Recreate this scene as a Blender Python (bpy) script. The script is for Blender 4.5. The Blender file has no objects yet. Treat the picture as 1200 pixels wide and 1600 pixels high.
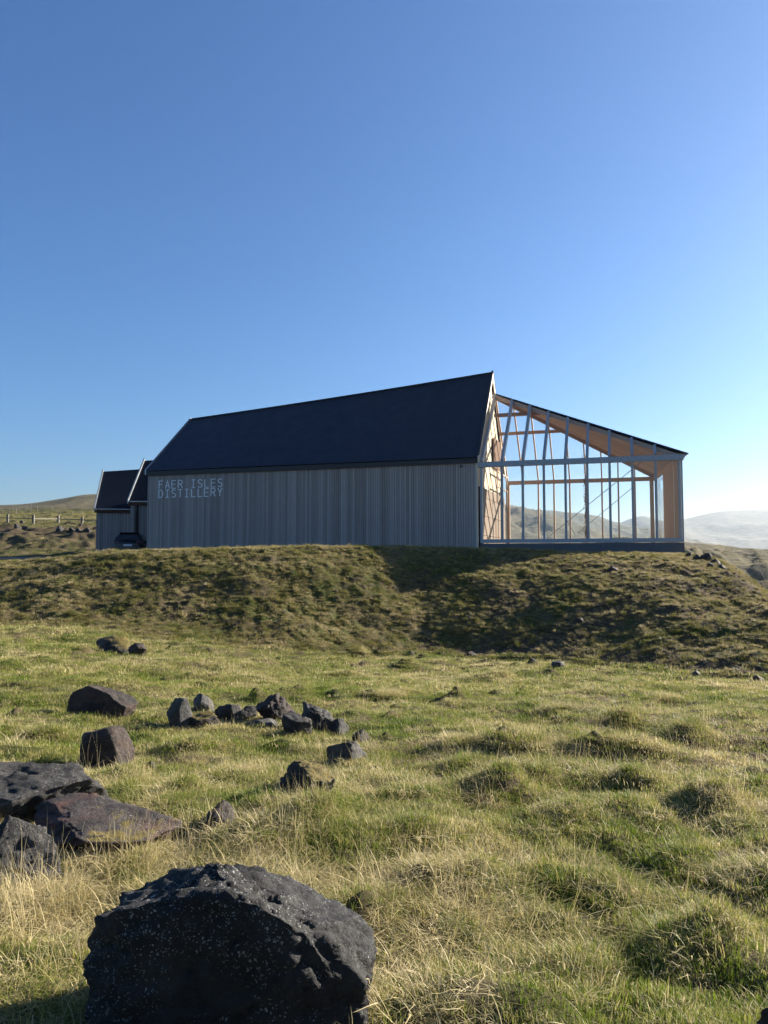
import bpy, bmesh, math, random
import numpy as np
from mathutils import Vector, Matrix, noise as mnoise

random.seed(7)
rng = np.random.default_rng(7)
SC = bpy.context.scene
COL = SC.collection
R = math.radians

# ------------------------------------------------------------------ camera
FPX = 1150.0                       # focal length in photo pixels (1200 x 1600)
PITCH = math.atan(70.0 / FPX)
EYE = Vector((0.0, 0.0, 1.6))
cam = bpy.data.cameras.new("camera")
cam.sensor_fit = 'VERTICAL'
cam.sensor_height = 36.0
cam.lens = FPX / 1600.0 * 36.0
cam.clip_start = 0.05
cam.clip_end = 40000.0
camo = bpy.data.objects.new("camera", cam)
camo.location = EYE
camo.rotation_euler = (math.pi / 2 + PITCH, 0, 0)
COL.objects.link(camo)
SC.camera = camo

# ------------------------------------------------------------------ light
SUN_AZ = R(63.0)                   # to the right of the view direction (+Y)
SUN_EL = R(22.0)
world = bpy.data.worlds.new("World")
SC.world = world
world.use_nodes = True
wn = world.node_tree
wn.nodes.clear()
sky = wn.nodes.new("ShaderNodeTexSky")
sky.sky_type = 'NISHITA'
sky.sun_disc = False
sky.sun_elevation = SUN_EL
sky.sun_rotation = SUN_AZ
sky.altitude = 300.0
sky.air_density = 1.25
sky.dust_density = 1.0
sky.ozone_density = 9.5
bg = wn.nodes.new("ShaderNodeBackground")
bg.inputs['Strength'].default_value = 0.05
wo = wn.nodes.new("ShaderNodeOutputWorld")
wn.links.new(sky.outputs[0], bg.inputs['Color'])
wn.links.new(bg.outputs[0], wo.inputs['Surface'])

sun = bpy.data.lights.new("sun", 'SUN')
sun.energy = 5.0
sun.angle = R(0.53)
sun.color = (1.0, 0.92, 0.80)
suno = bpy.data.objects.new("sun", sun)
SD = Vector((math.sin(SUN_AZ) * math.cos(SUN_EL), math.cos(SUN_AZ) * math.cos(SUN_EL), math.sin(SUN_EL)))
suno.rotation_euler = SD.to_track_quat('Z', 'Y').to_euler()
suno.location = SD * 100
COL.objects.link(suno)

SC.view_settings.view_transform = 'Standard'
SC.view_settings.look = 'None'
SC.view_settings.exposure = 1.75
SC.view_settings.gamma = 1.0
SC.view_settings.use_curve_mapping = False
SC.render.engine = 'CYCLES'
SC.cycles.max_bounces = 5
SC.cycles.diffuse_bounces = 2
SC.cycles.glossy_bounces = 2
SC.cycles.transmission_bounces = 3
SC.cycles.transparent_max_bounces = 24

# ------------------------------------------------------------------ helpers
def ray(px, py):
    d = Vector(((px - 600) / FPX, 1.0, -(py - 800) / FPX))
    c, s = math.cos(PITCH), math.sin(PITCH)
    return Vector((d.x, d.y * c - d.z * s, d.y * s + d.z * c))

def at(px, py, Y):
    r = ray(px, py)
    return EYE + r * (Y / r.y)

def perlin(x, y, seed=0):
    x = np.asarray(x, dtype=np.float64); y = np.asarray(y, dtype=np.float64)
    x0 = np.floor(x); y0 = np.floor(y)
    fx = x - x0; fy = y - y0
    ix = x0.astype(np.int64); iy = y0.astype(np.int64)
    def g(ax, ay, dx, dy):
        h = (ax * 374761393 + ay * 668265263 + seed * 1446648777) & 0xffffffff
        h = ((h ^ (h >> 13)) * 1274126177) & 0xffffffff
        h = h ^ (h >> 16)
        a = h.astype(np.float64) * (2 * math.pi / 4294967296.0)
        return np.cos(a) * dx + np.sin(a) * dy
    u = fx * fx * fx * (fx * (fx * 6 - 15) + 10)
    v = fy * fy * fy * (fy * (fy * 6 - 15) + 10)
    a = g(ix, iy, fx, fy); b = g(ix + 1, iy, fx - 1, fy)
    c = g(ix, iy + 1, fx, fy - 1); d = g(ix + 1, iy + 1, fx - 1, fy - 1)
    return ((a + (b - a) * u) * (1 - v) + (c + (d - c) * u) * v) * 1.45

def sstep(a, b, x):
    t = np.clip((np.asarray(x, dtype=np.float64) - a) / (b - a), 0, 1)
    return t * t * (3 - 2 * t)

def mesh_obj(name, verts, faces, mat=None, parent=None, smooth=False):
    me = bpy.data.meshes.new(name)
    me.from_pydata([tuple(v) for v in verts], [], faces)
    me.update()
    return obj_from(name, me, mat, parent, smooth)

def obj_from(name, me, mat=None, parent=None, smooth=False):
    if mat is not None and len(me.materials) == 0:
        me.materials.append(mat)
    if smooth:
        me.polygons.foreach_set('use_smooth', [True] * len(me.polygons))
    o = bpy.data.objects.new(name, me)
    COL.objects.link(o)
    if parent is not None:
        o.parent = parent
        o.matrix_parent_inverse = Matrix.Translation(parent.location).inverted() if not parent.parent else \
            Matrix.Identity(4)
    return o

def thing(name, loc, label, cat, group=None):
    o = bpy.data.objects.new(name, None)
    o.empty_display_size = 0.3
    COL.objects.link(o)
    o.location = loc
    tag(o, label, cat, group)
    return o

def tag(o, label=None, cat=None, group=None, kind=None):
    if label: o["label"] = label
    if cat: o["category"] = cat
    if group: o["group"] = group
    if kind: o["kind"] = kind
    return o

BOXF = [(0, 3, 2, 1), (4, 5, 6, 7), (0, 1, 5, 4), (1, 2, 6, 5), (2, 3, 7, 6), (3, 0, 4, 7)]

class MB:
    def __init__(s): s.v = []; s.f = []
    def add(s, vs, fs):
        n = len(s.v); s.v += [Vector(v) for v in vs]; s.f += [tuple(i + n for i in f) for f in fs]; return s
    def hexa(s, b, t):             # bottom 4, top 4
        return s.add(list(b) + list(t), BOXF)
    def bar(s, a, b, w, h, side=None):   # bar from a to b, width w along side, height h
        a = Vector(a); b = Vector(b); d = (b - a).normalized()
        if side is None:
            side = d.cross(Vector((0, 0, 1)))
            if side.length < 1e-3: side = Vector((1, 0, 0))
        side = Vector(side); side = (side - d * side.dot(d)).normalized()
        up = side.cross(d).normalized()
        x = side * (w / 2); y = up * (h / 2)
        return s.hexa([a - x - y, a + x - y, a + x + y, a - x + y], [b - x - y, b + x - y, b + x + y, b - x + y])
    def tube(s, pts, r, n=6):
        pts = [Vector(p) for p in pts]; rings = []
        for i, p in enumerate(pts):
            d = (pts[min(i + 1, len(pts) - 1)] - pts[max(i - 1, 0)]).normalized()
            a = d.cross(Vector((0.123, 0.31, 0.94))).normalized(); b = d.cross(a)
            rr = r[i] if isinstance(r, (list, tuple)) else r
            rings.append([p + (a * math.cos(2 * math.pi * k / n) + b * math.sin(2 * math.pi * k / n)) * rr for k in range(n)])
        base = len(s.v)
        for rg in rings: s.v += rg
        for i in range(len(rings) - 1):
            for k in range(n):
                a = base + i * n + k; b2 = base + i * n + (k + 1) % n
                s.f.append((a, b2, b2 + n, a + n))
        s.f.append(tuple(base + k for k in reversed(range(n))))
        s.f.append(tuple(base + (len(rings) - 1) * n + k for k in range(n)))
        return s
    def prism(s, poly, off):       # planar polygon extruded by vector off
        n = len(poly); base = len(s.v); off = Vector(off)
        s.v += [Vector(p) for p in poly] + [Vector(p) + off for p in poly]
        s.f.append(tuple(base + i for i in range(n)))
        s.f.append(tuple(base + n + i for i in reversed(range(n))))
        for i in range(n):
            j = (i + 1) % n
            s.f.append((base + j, base + i, base + n + i, base + n + j))
        return s
    def build(s, name, mat, parent=None, smooth=False, bevel=0.0):
        me = bpy.data.meshes.new(name)
        me.from_pydata([tuple(v) for v in s.v], [], s.f)
        bm = bmesh.new(); bm.from_mesh(me)
        bmesh.ops.recalc_face_normals(bm, faces=bm.faces)
        if bevel > 0:
            bmesh.ops.bevel(bm, geom=list(bm.edges), offset=bevel, segments=1, affect='EDGES', clamp_overlap=True)
        bm.to_mesh(me); bm.free()
        return obj_from(name, me, mat, parent, smooth)

def clip_poly(poly, p, n):         # keep the side where (x-p).n >= 0
    out = []
    for i in range(len(poly)):
        a, b = poly[i], poly[(i + 1) % len(poly)]
        da, db = (a - p).dot(n), (b - p).dot(n)
        if da >= 0: out.append(a)
        if (da >= 0) != (db >= 0): out.append(a + (b - a) * (da / (da - db)))
    return out

# ------------------------------------------------------------------ materials
class NT:
    def __init__(s, name):
        s.m = bpy.data.materials.new(name); s.m.use_nodes = True
        s.t = s.m.node_tree; s.t.nodes.clear()
        s.out = s.t.nodes.new("ShaderNodeOutputMaterial")
    def n(s, typ, **kw):
        nd = s.t.nodes.new(typ)
        for k, v in kw.items():
            if k in nd.inputs.keys() and not hasattr(nd, k): nd.inputs[k].default_value = v
            else: setattr(nd, k, v)
        return nd
    def l(s, a, b): s.t.links.new(a, b)
    def coord(s, kind='Object'):
        return s.n("ShaderNodeTexCoord").outputs[kind]
    def pos(s): return s.n("ShaderNodeNewGeometry").outputs['Position']
    def noise(s, vec, scale, detail=4, rough=0.55, out='Fac'):
        nd = s.n("ShaderNodeTexNoise"); nd.inputs['Scale'].default_value = scale
        nd.inputs['Detail'].default_value = detail; nd.inputs['Roughness'].default_value = rough
        s.l(vec, nd.inputs['Vector']); return nd.outputs[out]
    def mapr(s, v, a, b, c=0.0, d=1.0, smooth=True):
        nd = s.n("ShaderNodeMapRange"); nd.interpolation_type = 'SMOOTHSTEP' if smooth else 'LINEAR'
        for i, val in ((1, a), (2, b), (3, c), (4, d)): nd.inputs[i].default_value = val
        s.l(v, nd.inputs[0]); return nd.outputs[0]
    def mix(s, f, a, b):
        nd = s.n("ShaderNodeMix"); nd.data_type = 'RGBA'
        for sock, val in ((nd.inputs[0], f), (nd.inputs[6], a), (nd.inputs[7], b)):
            if hasattr(val, 'default_value'): s.l(val, sock)
            elif isinstance(val, (tuple, list)): sock.default_value = (*val, 1) if len(val) == 3 else val
            else: sock.default_value = val
        return nd.outputs[2]
    def math(s, op, a, b=0.0):
        nd = s.n("ShaderNodeMath", operation=op)
        for i, val in ((0, a), (1, b)):
            if hasattr(val, 'default_value'): s.l(val, nd.inputs[i])
            else: nd.inputs[i].default_value = val
        return nd.outputs[0]
    def bump(s, h, strength=0.5, dist=0.02, normal=None):
        nd = s.n("ShaderNodeBump"); nd.inputs['Strength'].default_value = strength
        nd.inputs['Distance'].default_value = dist; s.l(h, nd.inputs['Height'])
        if normal is not None: s.l(normal, nd.inputs['Normal'])
        return nd.outputs[0]
    def bsdf(s, color, rough=0.6, metal=0.0, normal=None, spec=0.4):
        nd = s.n("ShaderNodeBsdfPrincipled")
        for k, val in (('Base Color', color), ('Roughness', rough), ('Metallic', metal), ('Specular IOR Level', spec)):
            if hasattr(val, 'default_value'): s.l(val, nd.inputs[k])
            elif isinstance(val, (tuple, list)): nd.inputs[k].default_value = (*val, 1)
            else: nd.inputs[k].default_value = val
        if normal is not None: s.l(normal, nd.inputs['Normal'])
        return nd
    def done(s, shader):
        s.l(shader.outputs[0] if hasattr(shader, 'outputs') else shader, s.out.inputs['Surface']); return s.m
    def stretch(s, vec, sx, sy, sz):
        nd = s.n("ShaderNodeMapping"); nd.inputs['Scale'].default_value = (sx, sy, sz)
        s.l(vec, nd.inputs['Vector']); return nd.outputs[0]

def mat_ground():
    t = NT("ground_turf")
    p = t.pos()
    soil = t.mix(t.noise(p, 3.0, 6), (0.040, 0.029, 0.018), (0.12, 0.088, 0.054))
    green = t.mix(t.noise(p, 1.6, 5), (0.03, 0.042, 0.010), (0.075, 0.08, 0.022))
    dry = t.mix(t.noise(p, 9.0, 4), (0.06, 0.046, 0.024), (0.15, 0.12, 0.062))
    c = t.mix(t.mapr(t.noise(p, 0.9, 6), 0.42, 0.62), green, dry)
    att = t.n("ShaderNodeAttribute", attribute_name="soil")
    f = t.math('ADD', att.outputs['Fac'], t.math('MULTIPLY', t.math('SUBTRACT', t.noise(p, 2.6, 8, 0.65), 0.5), 1.7))
    c = t.mix(t.mapr(f, 0.35, 0.65), c, soil)
    h = t.math('ADD', t.noise(p, 14, 8, 0.7), t.math('MULTIPLY', t.noise(p, 55, 4, 0.7), 0.35))
    return t.done(t.bsdf(c, 0.95, normal=t.bump(h, 0.9, 0.06), spec=0.1))

def mat_grass(name, greens, straw, dryshift=0.0, transl=0.38):
    t = NT(name)
    p = t.pos()
    a = t.n("ShaderNodeAttribute", attribute_name="tint").outputs['Fac']
    rnd = t.n("ShaderNodeObjectInfo").outputs['Random']
    patch = t.mapr(t.noise(p, 0.55, 4, 0.6), 0.32, 0.68, 0.0, 1.0, False)
    patch2 = t.mapr(t.noise(p, 2.2, 3, 0.6), 0.3, 0.7, 0.0, 1.0, False)
    d = t.math('ADD', t.math('MULTIPLY', a, 0.62), t.math('MULTIPLY', patch, 0.46))
    d = t.math('ADD', d, t.math('MULTIPLY', patch2, 0.26))
    d = t.math('ADD', d, t.math('MULTIPLY', rnd, 0.34))
    d = t.math('ADD', d, dryshift - 0.34)
    r = t.n("ShaderNodeValToRGB")
    e = r.color_ramp.elements
    e[0].position = 0.12; e[0].color = (*greens[0], 1)
    e[1].position = 0.98; e[1].color = (*straw[1], 1)
    for pp, cc in ((0.36, greens[1]), (0.55, greens[2]), (0.74, straw[0])):
        x = e.new(pp); x.color = (*cc, 1)
    t.l(d, r.inputs[0])
    b = t.bsdf(r.outputs[0], 0.55, spec=0.25)
    tr = t.n("ShaderNodeBsdfTranslucent"); t.l(r.outputs[0], tr.inputs[0])
    m = t.n("ShaderNodeMixShader"); m.inputs[0].default_value = transl
    t.l(b.outputs[0], m.inputs[1]); t.l(tr.outputs[0], m.inputs[2])
    return t.done(m)

def mat_rock(name, base=(0.035, 0.034, 0.034), light=(0.11, 0.105, 0.10), lichen=0.0, moss=0.0, mosscol=((0.055, 0.045, 0.008), (0.17, 0.12, 0.018)), warm=0.0, bumpd=0.05, sc=1.0):
    t = NT(name)
    v = t.coord('Object')
    n1 = t.noise(v, 3.2 * sc, 8, 0.65)
    c = t.mix(t.mapr(n1, 0.36, 0.68), base, light)
    if warm > 0:
        c = t.mix(t.math('MULTIPLY', t.mapr(t.noise(t.stretch(v, 1, 1, 3), 2.3 * sc, 5), 0.45, 0.66), warm), c, (0.13, 0.055, 0.035))
    n2 = t.noise(v, 22 * sc, 8, 0.75)
    if lichen > 0:
        w = t.math('ADD', t.math('MULTIPLY', t.noise(v, 3.5 * sc, 4), 0.5), 0.0)
        for scl, size, thr in ((34 * sc, 0.28, 0.50), (13 * sc, 0.20, 0.52), (70 * sc, 0.36, 0.46), (130 * sc, 0.45, 0.44)):
            vo = t.n("ShaderNodeTexVoronoi"); vo.inputs['Scale'].default_value = scl
            dv = t.n("ShaderNodeVectorMath", operation='ADD'); t.l(v, dv.inputs[0])
            nc = t.n("ShaderNodeVectorMath", operation='SCALE'); nc.inputs['Scale'].default_value = 0.9 / scl
            t.l(t.noise(v, scl * 1.2, 3, out='Color'), nc.inputs[0]); t.l(nc.outputs[0], dv.inputs[1])
            t.l(dv.outputs[0], vo.inputs['Vector'])
            sp = t.n("ShaderNodeSeparateColor"); t.l(vo.outputs['Color'], sp.inputs[0])
            pick = t.mapr(sp.outputs[0], 0.50, 0.54)
            rad = t.math('MULTIPLY', sp.outputs[1], size)
            spot = t.math('MULTIPLY', t.math('LESS_THAN', vo.outputs['Distance'], rad), pick)
            spot = t.math('MULTIPLY', spot, t.mapr(t.noise(v, 2.6 * sc, 5, 0.7), thr - 0.04, thr + 0.10))
            c = t.mix(t.math('MULTIPLY', spot, lichen), c, (0.46, 0.47, 0.44))
    if moss > 0:
        g = t.n("ShaderNodeNewGeometry")
        sx = t.n("ShaderNodeSeparateXYZ"); t.l(g.outputs['Normal'], sx.inputs[0])
        up = t.math('ADD', sx.outputs[2], t.math('MULTIPLY', sx.outputs[0], 0.35))
        f = t.math('ADD', t.math('MULTIPLY', up, 0.38), t.noise(v, 2.2 * sc, 6, 0.65))
        f = t.mapr(f, 1.0 - moss, 1.08 - moss)
        c = t.mix(f, c, t.mix(t.noise(v, 30 * sc, 4), mosscol[0], mosscol[1]))
    h = t.math('ADD', t.noise(v, 9 * sc, 8, 0.72), t.math('MULTIPLY', n2, 0.45))
    nrm = t.bump(h, 0.9, bumpd)
    return t.done(t.bsdf(c, t.mapr(n2, 0.3, 0.7, 0.55, 0.9), normal=nrm, spec=0.35))

def mat_wood(name, a, b, scale=1.0, rough=0.75, spread=0.35, axis=2):
    t = NT(name)
    v = t.coord('Object')
    rnd = t.n("ShaderNodeObjectInfo").outputs['Random']
    off = t.n("ShaderNodeVectorMath", operation='ADD'); t.l(v, off.inputs[0])
    cmb = t.n("ShaderNodeCombineXYZ"); t.l(t.math('MULTIPLY', rnd, 37.0), cmb.inputs[0]); t.l(t.math('MULTIPLY', rnd, 91.0), cmb.inputs[1])
    t.l(cmb.outputs[0], off.inputs[1])
    s3 = [9 * scale] * 3; s3[axis] = 0.5 * scale
    g = t.noise(t.stretch(off.outputs[0], *s3), 3.0, 6, 0.65)
    f = t.math('ADD', t.math('MULTIPLY', g, 1.0 - spread), t.math('MULTIPLY', rnd, spread))
    c = t.mix(t.mapr(f, 0.22, 0.78, 0, 1, False), a, b)
    return t.done(t.bsdf(c, rough, normal=t.bump(g, 0.35, 0.006), spec=0.25))

def mat_flat(name, col, rough=0.6, metal=0.0, var=0.25, scale=4.0, spec=0.4, bump=0.2):
    t = NT(name)
    v = t.coord('Object')
    n = t.noise(v, scale, 6, 0.65)
    lo = tuple(x * (1 - var) for x in col); hi = tuple(min(1, x * (1 + var)) for x in col)
    c = t.mix(n, lo, hi)
    return t.done(t.bsdf(c, t.mapr(n, 0.3, 0.7, max(0.05, rough - 0.1), min(1, rough + 0.1)), metal, t.bump(t.noise(v, scale * 8, 4), bump, 0.004), spec))

def mat_glass(name, tint=(0.93, 0.97, 0.96)):
    t = NT(name)
    tr = t.n("ShaderNodeBsdfTransparent"); tr.inputs[0].default_value = (*tint, 1)
    gl = t.n("ShaderNodeBsdfGlossy"); gl.inputs['Roughness'].default_value = 0.02
    lw = t.n("ShaderNodeLayerWeight")
    f5 = t.math('POWER', lw.outputs['Facing'], 5.0)
    fr = t.math('ADD', t.math('MULTIPLY', f5, 0.6), 0.025)
    m = t.n("ShaderNodeMixShader"); t.l(fr, m.inputs[0])
    t.l(tr.outputs[0], m.inputs[1]); t.l(gl.outputs[0], m.inputs[2])
    return t.done(m)

def mat_hill(name, cols, sc):
    t = NT(name)
    p = t.pos()
    a = t.noise(t.stretch(p, 1, 1, 5), 0.02 * sc, 8, 0.62)
    b = t.noise(t.stretch(p, 1, 1, 9), 0.11 * sc, 8, 0.7)
    c = t.mix(t.mapr(a, 0.36, 0.64), cols[0], cols[1])
    c = t.mix(t.mapr(b, 0.5, 0.66), c, cols[2])
    return t.done(t.bsdf(c, 0.95, normal=t.bump(b, 0.8, 3.0 / sc), spec=0.1))

M = {}
M['ground'] = mat_ground()
M['grass'] = mat_grass("grass_blades", [(0.085, 0.135, 0.012), (0.155, 0.20, 0.024), (0.25, 0.245, 0.06)], [(0.40, 0.325, 0.135), (0.60, 0.50, 0.28)], 0.10, 0.38)
M['mgrass'] = mat_grass("mound_grass_blades", [(0.09, 0.105, 0.016), (0.155, 0.15, 0.032), (0.22, 0.185, 0.06)], [(0.33, 0.26, 0.12), (0.50, 0.41, 0.24)], 0.0, 0.36)
M['soil'] = mat_flat('bare_soil', (0.075, 0.055, 0.036), 0.95, 0.0, 0.5, 30.0, 0.1, 0.6)
M['rock'] = mat_rock("basalt_rock", (0.020, 0.018, 0.0165), (0.066, 0.058, 0.050))
M['rock_warm'] = mat_rock("brown_basalt_rock", (0.020, 0.0155, 0.0125), (0.056, 0.043, 0.034), warm=0.2)
M['rock_big'] = mat_rock("lichen_spotted_basalt", (0.008, 0.0075, 0.007), (0.024, 0.022, 0.020), lichen=0.45, moss=0.06, mosscol=((0.04, 0.022, 0.01), (0.11, 0.06, 0.02)), bumpd=0.035, sc=1.0)
M['rock_lichen'] = mat_rock("pale_lichen_basalt", (0.018, 0.0165, 0.015), (0.075, 0.067, 0.059), lichen=0.35, moss=0.04)
M['rock_moss'] = mat_rock("mossy_basalt", (0.019, 0.0165, 0.0145), (0.056, 0.047, 0.040), moss=0.29)
M['rock_red'] = mat_rock("reddish_basalt", (0.020, 0.0155, 0.0135), (0.066, 0.049, 0.041), warm=0.75, moss=0.10, lichen=0.25)
M['rock_pale'] = mat_rock("pale_grey_basalt", (0.038, 0.036, 0.033), (0.105, 0.098, 0.088))
M['board'] = mat_wood("weathered_grey_board", (0.25, 0.21, 0.188), (0.45, 0.385, 0.348), 1.0, 0.9, 0.4)
M['wallback'] = mat_flat("dark_wall_membrane", (0.022, 0.022, 0.024), 0.9)
M['roof'] = mat_flat("black_roof_sheet", (0.019, 0.027, 0.044), 0.62, 0.0, 0.2, 1.5, 0.25)
M['roofw'] = mat_flat("shade_toned_wing_roof_sheet", (0.006, 0.010, 0.019), 0.8, 0.0, 0.2, 1.5, 0.04)  # roof sheet darkened so the wings' front slopes look unlit: shade in the colour
M['roof2'] = mat_flat("charcoal_roof_sheet", (0.019, 0.027, 0.045), 0.62, 0.0, 0.2, 1.5, 0.25)
M['cream'] = mat_wood("pale_timber_board", (0.42, 0.33, 0.21), (0.66, 0.56, 0.40), 1.0, 0.7, 0.4)
M['creamtrim'] = mat_wood("pale_timber_trim", (0.50, 0.43, 0.33), (0.70, 0.63, 0.52), 1.0, 0.6, 0.2)
M['fascia'] = mat_wood("rust_brown_fascia", (0.05, 0.025, 0.015), (0.10, 0.05, 0.03), 1.0)
M['dark'] = mat_flat("dark_metal_trim", (0.02, 0.02, 0.022), 0.5)
M['flash'] = mat_flat("galvanised_flashing", (0.36, 0.39, 0.40), 0.42, 0.7, 0.2)
M['cap'] = mat_flat("grey_glazing_metal", (0.32, 0.33, 0.335), 0.5, 0.2, 0.4, 9.0)
M['timber'] = mat_wood("larch_timber", (0.30, 0.185, 0.115), (0.50, 0.34, 0.23), 1.0, 0.65, 0.3)
M['plank'] = mat_wood("ceiling_plank_timber", (0.29, 0.18, 0.128), (0.46, 0.315, 0.235), 1.0, 0.65, 0.5, 0)
M['clt'] = mat_wood("spruce_panel", (0.36, 0.205, 0.105), (0.52, 0.33, 0.19), 0.8, 0.6, 0.25)
M['plinth'] = mat_flat("grey_plinth_panel", (0.10, 0.105, 0.115), 0.7, 0.0, 0.25, 1.5)
M['concrete'] = mat_flat("stained_concrete", (0.17, 0.112, 0.068), 0.85, 0.0, 0.45, 1.3)
M['floor'] = mat_flat("concrete_floor", (0.30, 0.29, 0.27), 0.7)
M['glass'] = mat_glass("window_glass", (.985, .99, .99))
M['letter'] = mat_flat("pale_sign_metal", (0.86, 0.88, 0.88), 0.5, 0.0, 0.04)
M['steel'] = mat_flat("steel_rod", (0.25, 0.25, 0.26), 0.4, 0.6)
M['asphalt'] = mat_flat("asphalt", (0.055, 0.056, 0.06), 0.75, 0.0, 0.3, 3.0)
M['hillbrown'] = mat_hill("moor_hillside", [(0.10, 0.085, 0.045), (0.15, 0.125, 0.065), (0.055, 0.05, 0.04)], 1.6)
M['hillmid'] = mat_hill("grass_hillside", [(0.11, 0.098, 0.062), (0.16, 0.138, 0.088), (0.085, 0.075, 0.06)], 0.3)
M['hillfar'] = mat_hill("mountain_slope", [(0.09, 0.09, 0.06), (0.14, 0.13, 0.085), (0.075, 0.07, 0.06)], 0.15)
M['post'] = mat_wood("weathered_fence_post", (0.10, 0.09, 0.075), (0.22, 0.20, 0.17), 1.0, 0.85)
M['carpaint'] = mat_flat("black_car_paint", (0.012, 0.012, 0.014), 0.22, 0.0, 0.05, 2.0, 0.5, 0.0)
M['carglass'] = mat_flat("dark_car_glass", (0.01, 0.011, 0.013), 0.06, 0.0, 0.05, 2.0, 0.6, 0.0)
M['tyre'] = mat_flat("tyre_rubber", (0.014, 0.014, 0.014), 0.85)
M['rim'] = mat_flat("alloy_rim", (0.35, 0.35, 0.36), 0.35, 0.8)
M['taillamp'] = mat_flat("red_lamp_lens", (0.11, 0.008, 0.008), 0.2)
M['plate'] = mat_flat("white_number_plate", (0.72, 0.72, 0.70), 0.4, 0.0, 0.04)
M['leafred'] = mat_flat("rust_red_leaf", (0.17, 0.065, 0.04), 0.7)

# ------------------------------------------------------------------ terrain height
BASE_Y = [-400, -60, -6, 0, 3, 6, 12, 18, 24, 60, 120]
BASE_Z = [6.0, 0.6, -1.25, -1.6, -1.74, -1.94, -2.38, -2.82, -3.15, -3.4, -3.5]
CRX = [-60, -30, -18, -13, -10.6, -5.6, -1, 4, 8, 12.6, 14.5, 30]
CRZ = [-0.6, -0.4, -0.26, -0.10, 0.16, 0.33, 0.42, 0.33, 0.20, 0.12, 0.05, 0.0]
FOX = [-60, -30, -11.5, -7.5, -4.4, -2.0, 1.4, 5.2, 9.1, 14, 20, 60]
FOY = [27, 24, 21.3, 21, 21.2, 22.0, 22.8, 20.4, 15.2, 13.2, 14, 12]
CRY = [37, 32, 28, 27.6, 27.7, 28.6, 30.5, 31.3, 31.4, 31.6, 32.0, 32.0]

HUM = []        # (x, y, radius, height)

def H0(x, y, detail=True):
    """terrain height (world z)"""
    x = np.asarray(x, dtype=np.float64); y = np.asarray(y, dtype=np.float64)
    wob = perlin(x * 0.16, y * 0.16, 3) * 0.9 + perlin(x * 0.5, y * 0.5, 4) * 0.35
    meadow = np.interp(y, BASE_Y, BASE_Z) + np.clip(-x - 1, 0, 9) * 0.11 * np.clip((y - 4) / 16, 0, 1)
    yf = np.interp(x, FOX, FOY) + wob
    yc = np.interp(x, FOX, CRY)
    t = np.clip((y - yf) / np.maximum(yc - yf, 2.0), 0, 1)
    s = 0.62 * t + 0.38 * t * t * (3 - 2 * t)
    zp = np.interp(x, CRX, CRZ)
    # road side of the plateau rises gently away from the crest
    lft = sstep(-10, -16, x)
    zp = zp + lft * np.clip(y - 36, 0, 24) * 0.017
    z = meadow * (1 - s) + zp * s
    # right flank and the ground behind fall to the valley
    w = sstep(9, 18, y)
    fall = np.clip(x - np.interp(y, [18, 26, 32, 34], [10.5, 11.6, 13.3, 13.7]), 0, 200)
    z = z - w * (0.50 * fall * sstep(0, 3, fall) * np.exp(-fall / 60.0))
    back = np.clip(y - 58, 0, 400) * sstep(-12, -2, x)
    z = z - 0.22 * back * np.exp(-back / 80.0)
    # bank and field on the left
    bk = sstep(-7, -14, x)
    ystart = 58 - 0.04 * (x + 22)
    b = np.clip((y - ystart) / 17.0, 0, 1)
    z = z + bk * (3.1 * (0.7 * b + 0.3 * b * b * (3 - 2 * b)) + np.clip(y - 76, 0, 90) * 0.088 + np.clip(y - 166, 0, 300) * 0.02)
    far = sstep(200, 480, np.hypot(x, y))
    z = z * (1 - far) + (-17.0) * far
    return z, t

def road_mask(x, y):
    yr = np.interp(x, RDX, RDY)
    return (1 - sstep(RW * 0.5 + 0.5, RW * 0.5 + 2.5, np.abs(y - yr))) * sstep(-9, -12, x)
RDX = [-120, -60, -30, -18, -8]; RDY = [40, 44, 47.6, 48.2, 44.8]; RW = 9.0

def build_mask(x, y):
    tx, ty = x - L0.x, y - L0.y
    t = tx * DR.x + ty * DR.y; q = tx * DB.x + ty * DB.y
    return (sstep(-20.5, -19.2, t) * sstep(11, 9.6, t) * sstep(-0.9, 0.0, q) * sstep(12, 9, q))

TH = R(17.8)
DR = Vector((math.cos(TH), -math.sin(TH), 0)); DB = Vector((math.sin(TH), math.cos(TH), 0))
L0 = Vector((4.6, 36.5, 0))

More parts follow.
